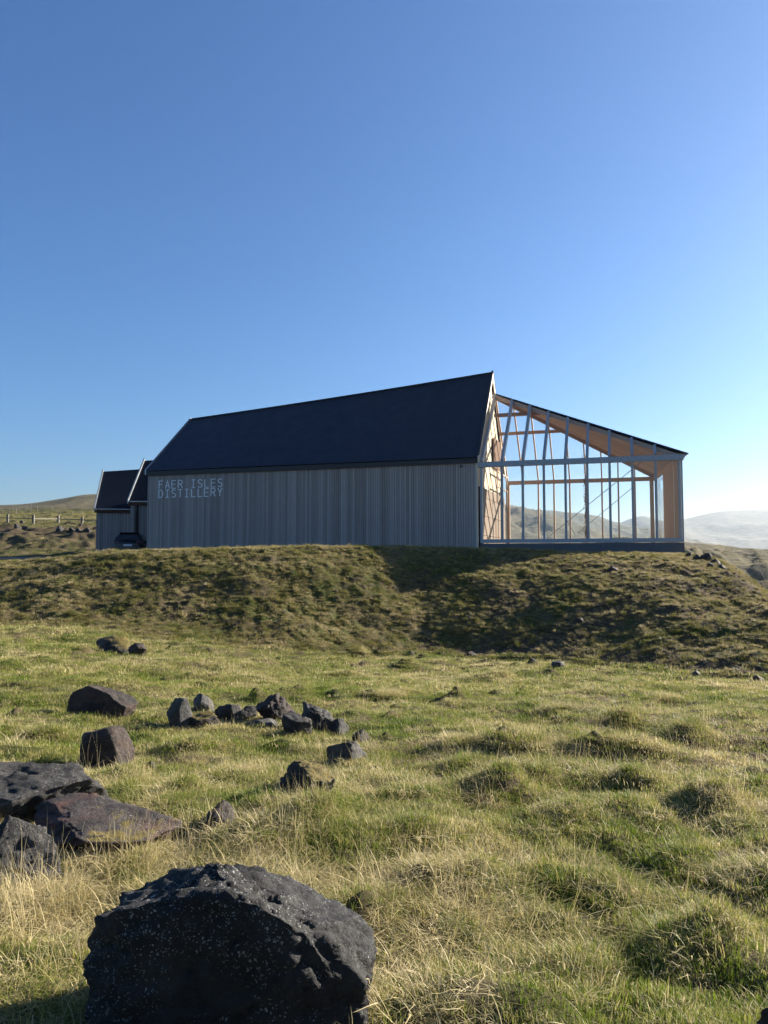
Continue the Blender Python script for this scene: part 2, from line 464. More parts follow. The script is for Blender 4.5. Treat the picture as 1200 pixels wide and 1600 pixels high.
def H(x, y):
    z, t = H0(x, y)
    x = np.asarray(x, dtype=np.float64); y = np.asarray(y, dtype=np.float64)
    r = np.hypot(x, y)
    rm = np.maximum(road_mask(x, y), build_mask(x, y))
    onm = sstep(0.0, 0.25, t) * (1 - sstep(0.97, 1.0, t))
    nearw = (1 - sstep(30, 45, r))
    n = 0.13 * perlin(x * 0.45, y * 0.45, 11) + 0.085 * perlin(x * 1.2, y * 1.3, 12) + 0.055 * perlin(x * 2.9, y * 3.1, 13)
    nm = 0.14 * perlin(x * 0.5, y * 0.6, 21) + 0.075 * perlin(x * 1.5, y * 1.9, 22) \
        - 0.05 * np.abs(perlin(x * 2.4, y * 3.2, 23)) + 0.075 * perlin(x * 3.6, y * 4.2, 24) - 0.04 * np.abs(perlin(x * 6.5, y * 6.5, 25))
    n = n * (1 - onm) + nm * onm
    nf = 0.35 * perlin(x * 0.22, y * 0.22, 31) + 0.3 * perlin(x * 0.6, y * 0.6, 32) + 0.15 * perlin(x * 1.6, y * 1.6, 33)
    top = sstep(0.9, 1.0, t)
    n = n * (1 - 0.6 * top)
    n = n * (1 - sstep(52, 60, y)) + nf * sstep(56, 64, y) * (1 + 0.0 * x)
    n = n + 6.0 * perlin(x * 0.008, y * 0.008, 41) * sstep(150, 500, r)
    n = n * (1 - rm)
    jag = 1.0 + 0.5 * perlin(x * 4.3, y * 4.3, 14) + 0.25 * perlin(x * 9.0, y * 9.0, 15)
    xw = x + 0.12 * perlin(x * 2.2, y * 2.2, 16); yw = y + 0.12 * perlin(x * 2.2, y * 2.2, 17)
    for (hx, hy, hr, hh) in HUM:
        d2 = ((xw - hx) ** 2 + (yw - hy) ** 2) / (hr * hr)
        m = d2 < 6
        if np.any(m):
            n = n + np.where(m, hh * np.exp(-d2 * 1.3) * jag, 0.0)
    return z + n + EYE.z

def hz(x, y): return float(H(np.array([x]), np.array([y]))[0])

def ground_at(px, py, ymax=60):
    """where the view ray through a photo pixel meets the ground"""
    r = ray(px, py)
    ys = np.concatenate([np.arange(1.2, 12, 0.02), np.arange(12, ymax, 0.06)])
    xs = r.x / r.y * ys; zs = EYE.z + r.z / r.y * ys
    g = H(xs, ys)
    i = np.argmax(g > zs)
    if not np.any(g > zs): i = len(ys) - 1
    return Vector((xs[i], ys[i], g[i]))

# tussocks seen in the meadow: photo pixel of the foot and width
TUS = [(978, 1145, 55), (1095, 1160, 70), (1140, 1192, 50), (1047, 1100, 45), (995, 1115, 34), (850, 1102, 48), (872, 1113, 44),
       (710, 1104, 38), (715, 1168, 48), (805, 1182, 80), (850, 1222, 95), (885, 1300, 150), (600, 1094, 55), (960, 1086, 34),
       (1035, 1092, 34), (300, 1172, 80), (75, 1158, 75), (20, 1150, 60), (960, 1405, 190), (1180, 1372, 110), (640, 1330, 120),
       (1090, 1490, 150), (940, 1515, 140), (330, 1040, 50), (560, 1025, 35), (640, 1040, 40), (780, 1060, 40), (520, 1060, 50),
       (70, 1050, 60), (760, 1240, 90), (1120, 1260, 100), (1010, 1230, 80), (560, 1330, 130), (1010, 1180, 60), (900, 1150, 50), (1170, 1120, 45)]
_t = []
for (px, py, w) in TUS:
    g = ground_at(px, py)
    rr = w / FPX * g.y * 0.5
    _t.append((g.x, g.y + rr * 0.5, rr, min(0.15, rr * 0.5) * (0.42 if py > 1280 else 0.85)))
HUM = []
for (hx, hy, hr, hh) in _t:
    k = random.uniform(.4, 1.0)
    HUM.append((hx, hy, hr * random.uniform(.8, 1.15), hh * k))
for (hx, hy, hr, hh) in _t:
    for q in range(random.choice((0, 1, 2))):
        HUM.append((hx + hr * random.uniform(-1.1, 1.1), hy + hr * random.uniform(-.8, .8), hr * random.uniform(.35, .6), hh * random.uniform(.4, .8)))
for i in range(420):
    a = random.uniform(-0.62, 0.62); y = 2.5 + 21 * random.random() ** 0.7
    rr = random.uniform(0.07, 0.20)
    HUM.append((a * y, y, rr, rr * random.uniform(0.3, 0.65)))
if True:
    # hollow the ground slightly in front of the glass house shadow edge
    pass

def build_ground():
    rr = [0.6]
    while rr[-1] < 5900:
        r = rr[-1]
        if r < 4: d = 0.035
        elif r < 12: d = r * 0.009
        elif r < 32: d = 0.075
        elif r < 42: d = 0.2
        elif r < 90: d = 0.42
        else: d = r * 0.03
        rr.append(r + d)
    rr = np.array(rr)
    ang = np.concatenate([np.arange(-180, -46, 4.0), np.arange(-46, -34, 0.6), np.arange(-34, 34, 0.145), np.arange(34, 46, 0.6), np.arange(46, 180, 4.0)])
    ang = np.radians(ang)
    RR, AA = np.meshgrid(rr, ang, indexing='ij')
    X = RR * np.sin(AA); Y = RR * np.cos(AA)
    Z = H(X.ravel(), Y.ravel()).reshape(X.shape)
    nr, na = X.shape
    v = np.stack([X.ravel(), Y.ravel(), Z.ravel()], 1)
    c = np.array([[0, 0, hz(0, 0)]])
    v = np.vstack([v, c])
    i = np.arange(nr - 1)[:, None]; j = np.arange(na)[None, :]
    j2 = (j + 1) % na
    q = np.stack([i * na + j, i * na + j2, (i + 1) * na + j2, (i + 1) * na + j], -1).reshape(-1, 4)[:, ::-1]
    me = bpy.data.meshes.new("ground")
    tri = np.stack([np.full(na, nr * na), (np.arange(na) + 1) % na, np.arange(na)], 1)
    nq, ntr = len(q), len(tri)
    me.vertices.add(len(v)); me.vertices.foreach_set('co', v.ravel())
    me.loops.add(nq * 4 + ntr * 3)
    me.loops.foreach_set('vertex_index', np.concatenate([q.ravel(), tri.ravel()]).astype(np.int32))
    me.polygons.add(nq + ntr)
    me.polygons.foreach_set('loop_start', np.concatenate([np.arange(nq) * 4, nq * 4 + np.arange(ntr) * 3]).astype(np.int32))
    me.polygons.foreach_set('use_smooth', np.ones(nq + ntr, dtype=bool))
    me.update(); me.validate()
    soil = me.attributes.new("soil", 'FLOAT', 'POINT')
    soil.data.foreach_set('value', soil_at(v[:, 0], v[:, 1]).astype(np.float32))
    o = obj_from("ground", me, M['ground'])
    tag(o, kind='structure')

def soil_at(x, y):
    _, t = H0(x, y)
    on = sstep(0.0, 0.08, t) * (1 - sstep(0.93, 1.0, t))
    s = 0.10 + on * (0.20 + 0.26 * sstep(-2, 9, x)) + 0.34 * on * perlin(x * 0.35, y * 0.5, 51)
    s = s + 0.45 * sstep(-0.06, 0.0, t) * (1 - sstep(0.05, 0.15, t)) * sstep(-2, 4, x)
    bank = sstep(57, 60, y) * (1 - sstep(74, 78, y)) * sstep(-10, -14, x)
    return s + bank * (0.28 + 0.3 * sstep(60, 72, y))
build_ground()

# ------------------------------------------------------------------ road
def build_road():
    vs, fs = [], []
    xs = np.linspace(-110, -9, 120)
    for x in xs:
        yc = float(np.interp(x, RDX, RDY))
        for k in range(7):
            y = yc - RW / 2 + RW * k / 6
            vs.append((x, y, hz(x, y) + 0.05))
    for i in range(len(xs) - 1):
        for k in range(6):
            a = i * 7 + k; fs.append((a, a + 7, a + 8, a + 1))
    tag(mesh_obj("road", vs, fs, M['asphalt'], smooth=True), kind='structure')
build_road()

# ------------------------------------------------------------------ hills
def hill(name, pts, dist, front, base, back, mat, amp, seed, nx=220, ny=40, curve=1.0):
    xs = np.linspace(pts[0][0], pts[-1][0], nx)
    ysx = np.interp(xs, [p[0] for p in pts], [p[1] for p in pts])
    k = np.ones(5) / 5; ysx = np.convolve(np.pad(ysx, 2, mode='edge'), k, 'valid')
    vs, fs = [], []
    for i in range(nx):
        top = at(xs[i], ysx[i], dist)
        for j in range(ny + 1):
            s = j / ny
            if s <= 0.75:                      # foot .. ridge
                u = s / 0.75
                y = dist - front * (1 - u)
                z = base + (top.z - base) * (u ** curve)
            else:
                u = (s - 0.75) / 0.25
                y = dist + back * u
                z = top.z + (base - top.z) * u * u
            x = top.x * (0.35 * y / dist + 0.65)
            w = min(1, (1 - abs(s - 0.75) / 0.75)) if s <= .75 else 1
            dz = amp * (perlin(x / dist * 14, y / dist * 14, seed) + 0.5 * perlin(x / dist * 34, y / dist * 34, seed + 1) + 0.3 * perlin(x / dist * 80, y / dist * 80, seed + 2) + 0.2 * perlin(x / dist * 170, y / dist * 170, seed + 3))
            dz *= 1.0 if s < 0.6 else max(0.16, 1 - (s - 0.6) / 0.15)
            vs.append((x, y, z + float(dz)))
    for i in range(nx - 1):
        for j in range(ny):
            a = i * (ny + 1) + j; fs.append((a, a + ny + 1, a + ny + 2, a + 1))
    tag(mesh_obj(name, vs, fs, mat, smooth=True), kind='structure')

VALLEY = -16.0
hill("hill", [(880, 880), (960, 838), (1040, 845), (1090, 848), (1130, 853), (1170, 857), (1200, 859), (1260, 861), (1400, 870), (1700, 885)], 240, 150, VALLEY, 120, M['hillbrown'], 3.2, 61, curve=0.8)
hill("hill", [(240, 858), (480, 790), (600, 752), (700, 765), (760, 780), (792, 789), (830, 796), (880, 810), (930, 827), (990, 846), (1050, 862), (1120, 874)], 1500, 700, VALLEY, 500, M['hillmid'], 14, 65, curve=0.8)
hill("hill", [(600, 830), (760, 812), (820, 802), (850, 797), (875, 798), (905, 801), (930, 806), (950, 813), (972, 819), (1010, 832), (1080, 850)], 2600, 1200, VALLEY, 900, M['hillfar'], 18, 69)
hill("hill", [(850, 850), (940, 828), (968, 818), (985, 811), (998, 806), (1012, 806), (1024, 811), (1042, 816), (1062, 812), (1090, 806), (1120, 800), (1160, 797), (1200, 796), (1260, 794), (1400, 812), (1700, 830)], 4500, 2200, VALLEY - 6, 1200, M['hillfar'], 20, 73, curve=1.5)
hill("hill", [(-900, 802), (-500, 802), (-200, 795), (0, 790), (30, 788), (60, 785), (82, 780), (104, 779), (120, 774), (135, 772), (150, 773), (200, 768), (330, 768), (600, 796), (760, 846)], 760, 300, VALLEY, 260, M['hillbrown'], 3, 77, curve=0.8)

# ------------------------------------------------------------------ buildings
E = EYE.z
def W(t, q, z, o=None):             # building frame of the long hall: along the wall, back, height over the eye
    return Vector((L0.x, L0.y, 0)) + DR * t + DB * q + Vector((0, 0, z + E))

def add_boards(parent, A, Bv, n, z0, z1f, outward, width, mat, name='board', gap=0.02, thick=0.03):
    """vertical boards from A along Bv; z1f gives top height at fraction s"""
    d = Bv.normalized(); L = Bv.length; step = L / n
    cache = {}
    for i in range(n):
        s = (i + 0.5) / n
        zt = z1f(s)
        key = (round(zt, 3))
        dep = thick + random.choice((0.0, 0.004, 0.008))
        if key not in cache:
            mb = MB(); w = (step - gap) / 2
            b = [(-w, 0, z0), (w, 0, z0), (w, thick, z0), (-w, thick, z0)]
            tt = [(x, y, zt) for x, y, _ in b]
            mb.hexa(b, tt)
            me = bpy.data.meshes.new(name)
            me.from_pydata([tuple(v) for v in mb.v], [], mb.f)
            bm = bmesh.new(); bm.from_mesh(me); bmesh.ops.recalc_face_normals(bm, faces=bm.faces); bm.to_mesh(me); bm.free()
            me.materials.append(mat)
            cache[key] = me
        o = bpy.data.objects.new(name, cache[key])
        COL.objects.link(o)
        p = A + d * (step * (i + 0.5)) + outward * (dep - thick + 0.003)
        yv = outward; xv = d; zv = Vector((0, 0, 1))
        m = Matrix(((xv.x, yv.x, 0, p.x), (xv.y, yv.y, 0, p.y), (0, 0, 1, E), (0, 0, 0, 1)))
        o.parent = parent
        o.matrix_parent_inverse = Matrix.Translation(parent.location).inverted() if not parent.parent else Matrix.Identity(4)
        o.matrix_basis = m

def corrugated(name, e0, e1, r0, r1, up, mat, parent, period=0.165, amp=0.009, sag=0.0, rows=6):
    """roof slope between eave e0-e1 and ridge r0-r1 with real corrugation"""
    L = (e1 - e0).length; n = int(L / period) * 6
    vs, fs = [], []
    for i in range(n + 1):
        s = i / n
        off = amp * math.sin(s * L / period * 2 * math.pi)
        a = e0.lerp(e1, s); b = r0.lerp(r1, s) - Vector((0, 0, sag * 4 * s * (1 - s)))
        for k in range(rows + 1):
            vs.append(a.lerp(b, k / rows) + up * off)
    for i in range(n):
        for k in range(rows):
            a = i * (rows + 1) + k; fs.append((a, a + rows + 1, a + rows + 2, a + 1))
    return mesh_obj(name, vs, fs, mat, parent, smooth=True)

HW = 4.4
TL = -19.06
Z_F, Z_E = -0.3, 4.92
RZR, RZL = 10.25, 8.75

hall = thing("barn_building", (L0.x, L0.y, E), "long grey board-clad hall with black gable roof and pale sign lettering", "building")
wall = MB()
wall.hexa([W(TL, 0, Z_F), W(0, 0, Z_F), W(0, .18, Z_F), W(TL, .18, Z_F)], [W(TL, 0, Z_E), W(0, 0, Z_E), W(0, .18, Z_E), W(TL, .18, Z_E)])
wfront = wall.build("front_wall", M['wallback'], hall)
wfront.location = (0, 0, 0)
add_boards(wfront, W(TL + 0.02, 0, 0) - Vector((0, 0, E)), DR * (-TL - 0.04), 148, Z_F, lambda s: Z_E - 0.02, -DB, 0.1, M['board'])
MB().hexa([W(TL, 2 * HW - .18, Z_F), W(0, 2 * HW - .18, Z_F), W(0, 2 * HW, Z_F), W(TL, 2 * HW, Z_F)], [W(TL, 2 * HW - .18, Z_E), W(0, 2 * HW - .18, Z_E), W(0, 2 * HW, Z_E), W(TL, 2 * HW, Z_E)]).build("back_wall", M['wallback'], hall)
# gable ends (pentagons)
def gable(t, zr, name, th):
    poly = [W(t, .2, Z_F), W(t, 2 * HW - .2, Z_F), W(t, 2 * HW - .2, Z_E + .1), W(t, HW, zr - 0.14), W(t, .2, Z_E + .1)]
    return MB().prism(poly, DR * th).build(name, M['wallback'] if th < 0 else M['wallback'], hall)
g_r = gable(-0.02, RZR, "gable_wall", -0.15)
gable(TL + 0.02, RZL, "gable_wall", 0.15)
# pale boards on the sunlit gable
for_top = lambda s: min(Z_E + (RZR - Z_E) * (1 - abs(s * 2 - 1)) - 0.22, 99)
add_boards(g_r, W(-0.02, 0.1, 0) - Vector((0, 0, E)), DB * (2 * HW - 0.2), 58, 3.56, for_top, DR, 0.1, M['cream'], gap=0.02)
# corner trims
MB().bar(W(0.03, -0.0, Z_F), W(0.03, -0.0, Z_E - .05), 0.10, 0.13, DR).build("corner_trim", M['creamtrim'], hall)
MB().bar(W(TL - 0.03, 0.0, Z_F), W(TL - 0.03, 0.0, Z_E - .05), 0.06, 0.12, DR).build("corner_trim", M['board'], hall)
# roof
OV = 0.16
def roofpt(t, q, z): return W(t, q, z)
slope_up = (DB * -(RZR - Z_E) + Vector((0, 0, HW))).normalized()
def ridge_z(t): return RZL + (RZR - RZL) * ((t - TL) / -TL)
TS = -15.6
corrugated("front_roof_slope", W(TS, -OV, Z_E + .03), W(0.10, -OV, Z_E + .03), W(TS, HW, ridge_z(TS)), W(0.10, HW, ridge_z(0.1)), slope_up, M['roof'], hall, sag=0.06)
corrugated("front_roof_slope", W(TL - 0.12, -OV, Z_E + .02), W(TS + .05, -OV, Z_E + .02), W(TL - .12, HW, ridge_z(TL - .12) - .01), W(TS + .05, HW, ridge_z(TS) - .01), slope_up, M['roof2'], hall)
slope_bk = (DB * (RZR - Z_E) + Vector((0, 0, HW))).normalized()
corrugated("back_roof_slope", W(TL - .12, 2 * HW + OV, Z_E + .03), W(0.1, 2 * HW + OV, Z_E + .03), W(TL - .12, HW + .01, ridge_z(TL - .12)), W(.1, HW + .01, ridge_z(.1)), slope_bk, M['roof'], hall)
rc = MB(); N = 12
for i in range(N):
    s0, s1 = i / N, (i + 1) / N
    t0 = TL - .12 + (0.22 - TL) * s0; t1 = TL - .12 + (0.22 - TL) * s1
    z0 = ridge_z(t0) - .06 * 4 * s0 * (1 - s0); z1 = ridge_z(t1) - .06 * 4 * s1 * (1 - s1)
    rc.bar(W(t0, HW, z0 + .03), W(t1, HW, z1 + .03), 0.22, 0.05)
rc.build("ridge_cap", M['roof'], hall)
# eave soffit and gutter
MB().hexa([W(TL - .1, -OV + .02, Z_E - .26), W(.1, -OV + .02, Z_E - .26), W(.1, -.032, Z_E - .26), W(TL - .1, -.032, Z_E - .26)],
          [W(TL - .1, -OV + .02, Z_E - .02), W(.1, -OV + .02, Z_E - .02), W(.1, -.032, Z_E - .02), W(TL - .1, -.032, Z_E - .02)]).build("eave_fascia", M['dark'], hall)
# barge boards: sunlit pale ones on the right gable, metal ones on the left
for (q0, q1) in ((-OV - .02, HW), (2 * HW + OV + .02, HW)):
    MB().hexa([W(.105, q0, Z_E - .26), W(.105, q1, RZR - .30), W(.165, q1, RZR - .30), W(.165, q0, Z_E - .26)],
              [W(.105, q0, Z_E + .10), W(.105, q1, RZR + .12), W(.165, q1, RZR + .12), W(.165, q0, Z_E + .10)]).build("barge_board", M['creamtrim'], hall)
    MB().hexa([W(.08, q0, Z_E + .105), W(.08, q1, RZR + .125), W(.19, q1, RZR + .125), W(.19, q0, Z_E + .105)],
              [W(.08, q0, Z_E + .13), W(.08, q1, RZR + .16), W(.19, q1, RZR + .16), W(.19, q0, Z_E + .13)]).build("verge_flashing", M['dark'], hall)
    zl = ridge_z(TL - .12)
    MB().hexa([W(TL - .20, q0, Z_E - .2), W(TL - .20, q1, zl - .25), W(TL - .12, q1, zl - .25), W(TL - .12, q0, Z_E - .2)],
              [W(TL - .20, q0, Z_E + .10), W(TL - .20, q1, zl + .12), W(TL - .12, q1, zl + .12), W(TL - .12, q0, Z_E + .10)]).build("verge_flashing", M['flash'], hall)
# little dome camera under the eave
sc = MB(); c0 = W(-0.75, -0.10, 4.52)
sc.tube([c0 + DB * .08, c0 - DB * .02, c0 - DB * .06], [.07, .08, .05], 10)
so = sc.build("security_camera", M['flash'], hall)
MB().tube([c0 - DB * .05, c0 - DB * .09, c0 - DB * .11], [.05, .045, .02], 8).build("lens", M['dark'], so)

# concrete wall inside the glass house, against the gable, in lifts
cz = [-0.0, 1.1, 2.1, 3.05, 3.55]
cw = MB().hexa([W(.05, 0.35, -.1), W(.05, 2 * HW - .5, -.1), W(.05, 2 * HW - .5, 3.5), W(.05, .35, 3.5)], [W(.09, .35, -.1), W(.09, 2 * HW - .5, -.1), W(.09, 2 * HW - .5, 3.5), W(.09, .35, 3.5)]).build("lower_gable_wall", M['wallback'], hall)
for i in range(4):
    for k in range(3):
        q0 = .35 + k * 2.66; q1 = q0 + 2.64
        MB().hexa([W(.095, q0, cz[i]), W(.095, q1, cz[i]), W(.095, q1, cz[i + 1] - .02), W(.095, q0, cz[i + 1] - .02)],
                  [W(.16, q0, cz[i]), W(.16, q1, cz[i]), W(.16, q1, cz[i + 1] - .02), W(.16, q0, cz[i + 1] - .02)]).build("concrete_panel", M['concrete'], hall)
# slatted shutter and frame on the gable, above
sh = MB().hexa([W(.06, 4.6, 5.0), W(.06, 7.2, 5.0), W(.06, 7.2, 6.6), W(.06, 4.6, 6.6)], [W(.09, 4.6, 5.0), W(.09, 7.2, 5.0), W(.09, 7.2, 6.6), W(.09, 4.6, 6.6)]).build("slatted_shutter", M['fascia'], hall)
for i in range(11):
    q = 4.65 + i * .245
    MB().bar(W(.14, q, 4.95), W(.14, q, 6.65), .08, .10, DB).build("slat", M['timber'], sh)
for z_ in (4.75, 3.9):
    MB().bar(W(.35, 4.2, z_), W(.35, 8.2, z_), .06, .08).build("gable_rail", M['timber'], hall)
for q_ in (4.3, 6.2, 8.1):
    MB().bar(W(.35, q_, 3.0), W(.35, q_, 4.75), .06, .06, DB).build("gable_rail_post", M['timber'], hall)

# sign lettering --------------------------------------------------------------
def arc(cx, cy, rx, ry, a0, a1, n=7):
    return [(cx + rx * math.cos(R(a0 + (a1 - a0) * i / n)), cy + ry * math.sin(R(a0 + (a1 - a0) * i / n))) for i in range(n + 1)]
GLY = {
 'F': [[(0, 0), (0, 1), (.58, 1)], [(0, .53), (.5, .53)]],
 'A': [[(0, 0), (.3, 1), (.6, 0)], [(.1, .33), (.5, .33)]],
 'E': [[(.58, 0), (0, 0), (0, 1), (.58, 1)], [(0, .52), (.5, .52)]],
 'R': [[(0, 0), (0, 1), (.32, 1)] + arc(.32, .76, .26, .24, 90, -90)[1:] + [(0, .52)], [(.3, .52), (.6, 0)]],
 'I': [[(.06, 1), (.54, 1)], [(.3, 1), (.3, 0)], [(.06, 0), (.54, 0)]],
 'S': [arc(.3, .76, .27, .24, 25, 270) + arc(.3, .26, .28, .26, 90, -155)],
 'L': [[(0.04, 1), (0.04, 0), (.6, 0)]],
 'D': [[(0, 0), (0, 1), (.2, 1)] + arc(.2, .5, .38, .5, 90, -90)[1:] + [(0, 0)]],
 'T': [[(0, 1), (.6, 1)], [(.3, 1), (.3, 0)]],
 'Y': [[(0, 1), (.3, .5), (.6, 1)], [(.3, .5), (.3, 0)]],
}
def letter(ch, org, sz, parent):
    mb = MB(); lw = 0.095
    for si, st in enumerate(GLY[ch]):
        P = [Vector((p[0], p[1], 0)) for p in st]
        closed = (P[0] - P[-1]).length < 1e-4
        Ls, Rs = [], []
        n = len(P)
        for i, p in enumerate(P):
            if closed and i in (0, n - 1): a, b = P[-2], P[1]
            else: a, b = P[max(i - 1, 0)], P[min(i + 1, n - 1)]
            d1 = (p - a).normalized() if (p - a).length > 1e-6 else (b - p).normalized()
            d2 = (b - p).normalized() if (b - p).length > 1e-6 else d1
            nn = Vector((-d1.y - d2.y, d1.x + d2.x, 0)); nn.normalize()
            c = max(0.45, nn.dot(Vector((-d1.y, d1.x, 0))))
            nn = nn * (lw / 2 / c)
            Ls.append(p + nn); Rs.append(p - nn)
        fr = 0.03 + 0.002 * si
        def w3(p, dep): return org + DR * (p.x * sz) + Vector((0, 0, p.y * sz)) - DB * dep
        base = len(mb.v)
        for p, q in zip(Ls, Rs): mb.v += [w3(p, 0), w3(q, 0), w3(q, fr), w3(p, fr)]
        for i in range(n - 1):
            a = base + i * 4; b = a + 4
            for k in range(4): mb.f.append((a + k, a + (k + 1) % 4, b + (k + 1) % 4, b + k))
        if not closed:
            mb.f.append((base, base + 3, base + 2, base + 1)); e = base + (n - 1) * 4; mb.f.append((e, e + 1, e + 2, e + 3))
    return mb.build("letter", M['letter'], parent)
def wall_t(px):                     # wall coordinate of a photo column
    u = (px - 600) / FPX
    return (u * L0.y - L0.x) / (DR.x - u * DR.y)
sg0 = W(wall_t(248), -0.040, 3.35)
sign = thing("wall_sign", sg0, "pale two-line distillery lettering on the grey board wall", "sign")
pitch_ = (wall_t(348) - wall_t(248)) / 9.75
for row, (txt, z) in enumerate((("FAER ISLES", 3.90), ("DISTILLERY", 3.38))):
    for i, ch in enumerate(txt):
        if ch != ' ':
            letter(ch, W(wall_t(248) + i * pitch_, -0.034, z), 0.44, sign)

# glass house ------------------------------------------------------------------
TN = 9.46                          # near right corner
TF = 8.75                          # far right corner
ZB0, ZB1 = 4.42, 4.70              # eave beam
ZR0, ZR1 = 0.68, 0.86              # bottom rail
PZ = 9.05
P_ = W(0.2, HW, PZ); N_ = W(TN, 0, ZB1 + .02); F_ = W(TF, 2 * HW, ZB1 + .02); Ln = W(0.2, 0, ZB1 + .02); Lf = W(0.2, 2 * HW, ZB1 + .02)
gh = thing("glass_house", W(TN / 2, HW, 0.0), "timber-framed glass house with sloping wooden roof against the hall gable", "building")
MB().hexa([W(.22, -.02, -.4), W(TN, -.02, -.4), W(TF, 2 * HW, -.4), W(.22, 2 * HW, -.4)], [W(.22, -.02, .45), W(TN, -.02, .45), W(TF, 2 * HW, .45), W(.22, 2 * HW, .45)]).build("floor_slab", M['floor'], gh)
for i in range(8):                 # plinth panels in front
    t0 = .22 + (TN + .02 - .22) * i / 8; t1 = .22 + (TN + .02 - .22) * (i + 1) / 8 - .006
    MB().hexa([W(t0, -.10, -.4), W(t1, -.10, -.4), W(t1, -.025, -.4), W(t0, -.025, -.4)], [W(t0, -.10, ZR0 - .03), W(t1, -.10, ZR0 - .03), W(t1, -.025, ZR0 - .03), W(t0, -.025, ZR0 - .03)]).build("plinth_panel", M['plinth'], gh)
MB().hexa([W(TN + .03, -.08, -.4), W(TN + .09, -.08, -.4), W(TF + .09, 2 * HW, -.4), W(TF + .03, 2 * HW, -.4)], [W(TN + .03, -.08, ZR0 - .03), W(TN + .09, -.08, ZR0 - .03), W(TF + .09, 2 * HW, ZR0 - .03), W(TF + .03, 2 * HW, ZR0 - .03)]).build("end_plinth", M['plinth'], gh)
MB().hexa([W(.2, -.14, ZR0), W(TN + .08, -.14, ZR0), W(TN + .08, .12, ZR0), W(.2, .12, ZR0)], [W(.2, -.12, ZR1), W(TN + .08, -.12, ZR1), W(TN + .08, .12, ZR1), W(.2, .12, ZR1)]).build("bottom_rail", M['cap'], gh)
MB().hexa([W(.2, 2 * HW - .1, ZR0 - .2), W(TF, 2 * HW - .1, ZR0 - .2), W(TF, 2 * HW + .1, ZR0 - .2), W(.2, 2 * HW + .1, ZR0 - .2)], [W(.2, 2 * HW - .1, ZR0), W(TF, 2 * HW - .1, ZR0), W(TF, 2 * HW + .1, ZR0), W(.2, 2 * HW + .1, ZR0)]).build("bottom_rail", M['timber'], gh)
# eave beams
eb = MB().hexa([W(.2, -.02, ZB0 + .03), W(TN, -.02, ZB0 + .03), W(TN, .16, ZB0 + .03), W(.2, .16, ZB0 + .03)], [W(.2, -.02, ZB1 - .02), W(TN, -.02, ZB1 - .02), W(TN, .16, ZB1 - .02), W(.2, .16, ZB1 - .02)]).build("eave_beam", M['timber'], gh)
MB().hexa([W(.12, -.16, ZB0 + .02), W(TN + .14, -.16, ZB0 + .02), W(TN + .14, -.025, ZB0 + .0), W(.12, -.025, ZB0 + .0)], [W(.12, -.12, ZB1), W(TN + .14, -.12, ZB1), W(TN + .14, -.025, ZB1), W(.12, -.025, ZB1)]).build("beam_cladding", M['cap'], eb)
MB().hexa([W(.2, 2 * HW - .14, ZB0 - .05), W(TF, 2 * HW - .14, ZB0 - .05), W(TF, 2 * HW, ZB0 - .05), W(.2, 2 * HW, ZB0 - .05)], [W(.2, 2 * HW - .14, ZB1 - .1), W(TF, 2 * HW - .14, ZB1 - .1), W(TF, 2 * HW, ZB1 - .1), W(.2, 2 * HW, ZB1 - .1)]).build("eave_beam", M['timber'], gh)
NB = 9
tn = [.26 + (TN - .06 - .26) * i / NB for i in range(NB + 1)]
tf = [.30 + (TF - .2 - .30) * i / NB for i in range(NB + 1)]
def near_top(t):                   # hip line over wall coordinate t: (q, z)
    s = max(0.0, min(1.0, (t - .2) / (TN - .2)))
    p = P_.lerp(N_, s)
    return p
nslope = (P_ - Ln).normalized(); nnorm = DR.cross(nslope).normalized()
if nnorm.z < 0: nnorm = -nnorm
fslope = (P_ - Lf).normalized()
for i, t in enumerate(tn):
    ps = MB().bar(W(t, .06, ZR1), W(t, .06, ZB0 + .03), .09, .16, DR).build("post", M['creamtrim'], gh)
    MB().bar(W(t, -.06, ZR1 - .03), W(t, -.06, ZB0 + .01), .115, .07, DR).build("glazing_bar", M['cap'], ps)
    # sloping rafter to the hip
    e = W(t, 0.0, ZB1 + .02)
    s = (t - .2) / (TN - .2)
    top = e + (P_ - Ln) * (1 - s)
    if i < NB:
        rf = MB().bar(e + nslope * .02 - nnorm * .13, top - nnorm * .13 - nslope * .05, .10, .25, DR).build("rafter", M['creamtrim'], gh)
        MB().bar(e + nnorm * .045, top + nnorm * .045, .13, .06, DR).build("glazing_bar", M['cap'], rf)
for i, t in enumerate(tf):
    big = i in (0, NB)
    MB().bar(W(t, 2 * HW - .07, ZR0), W(t, 2 * HW - .07, ZB0 - .05), .22 if big else .09, .14, DR).build("post", M['timber'], gh)
    e = W(t, 2 * HW - .03, ZB1 - .08); s = (t - .2) / (TF - .2)
    top = e + (P_ - Lf) * (1 - s)
    if i < NB:
        MB().bar(e, top - fslope * .1, .075, .12, DR).build("rafter", M['timber'], gh)
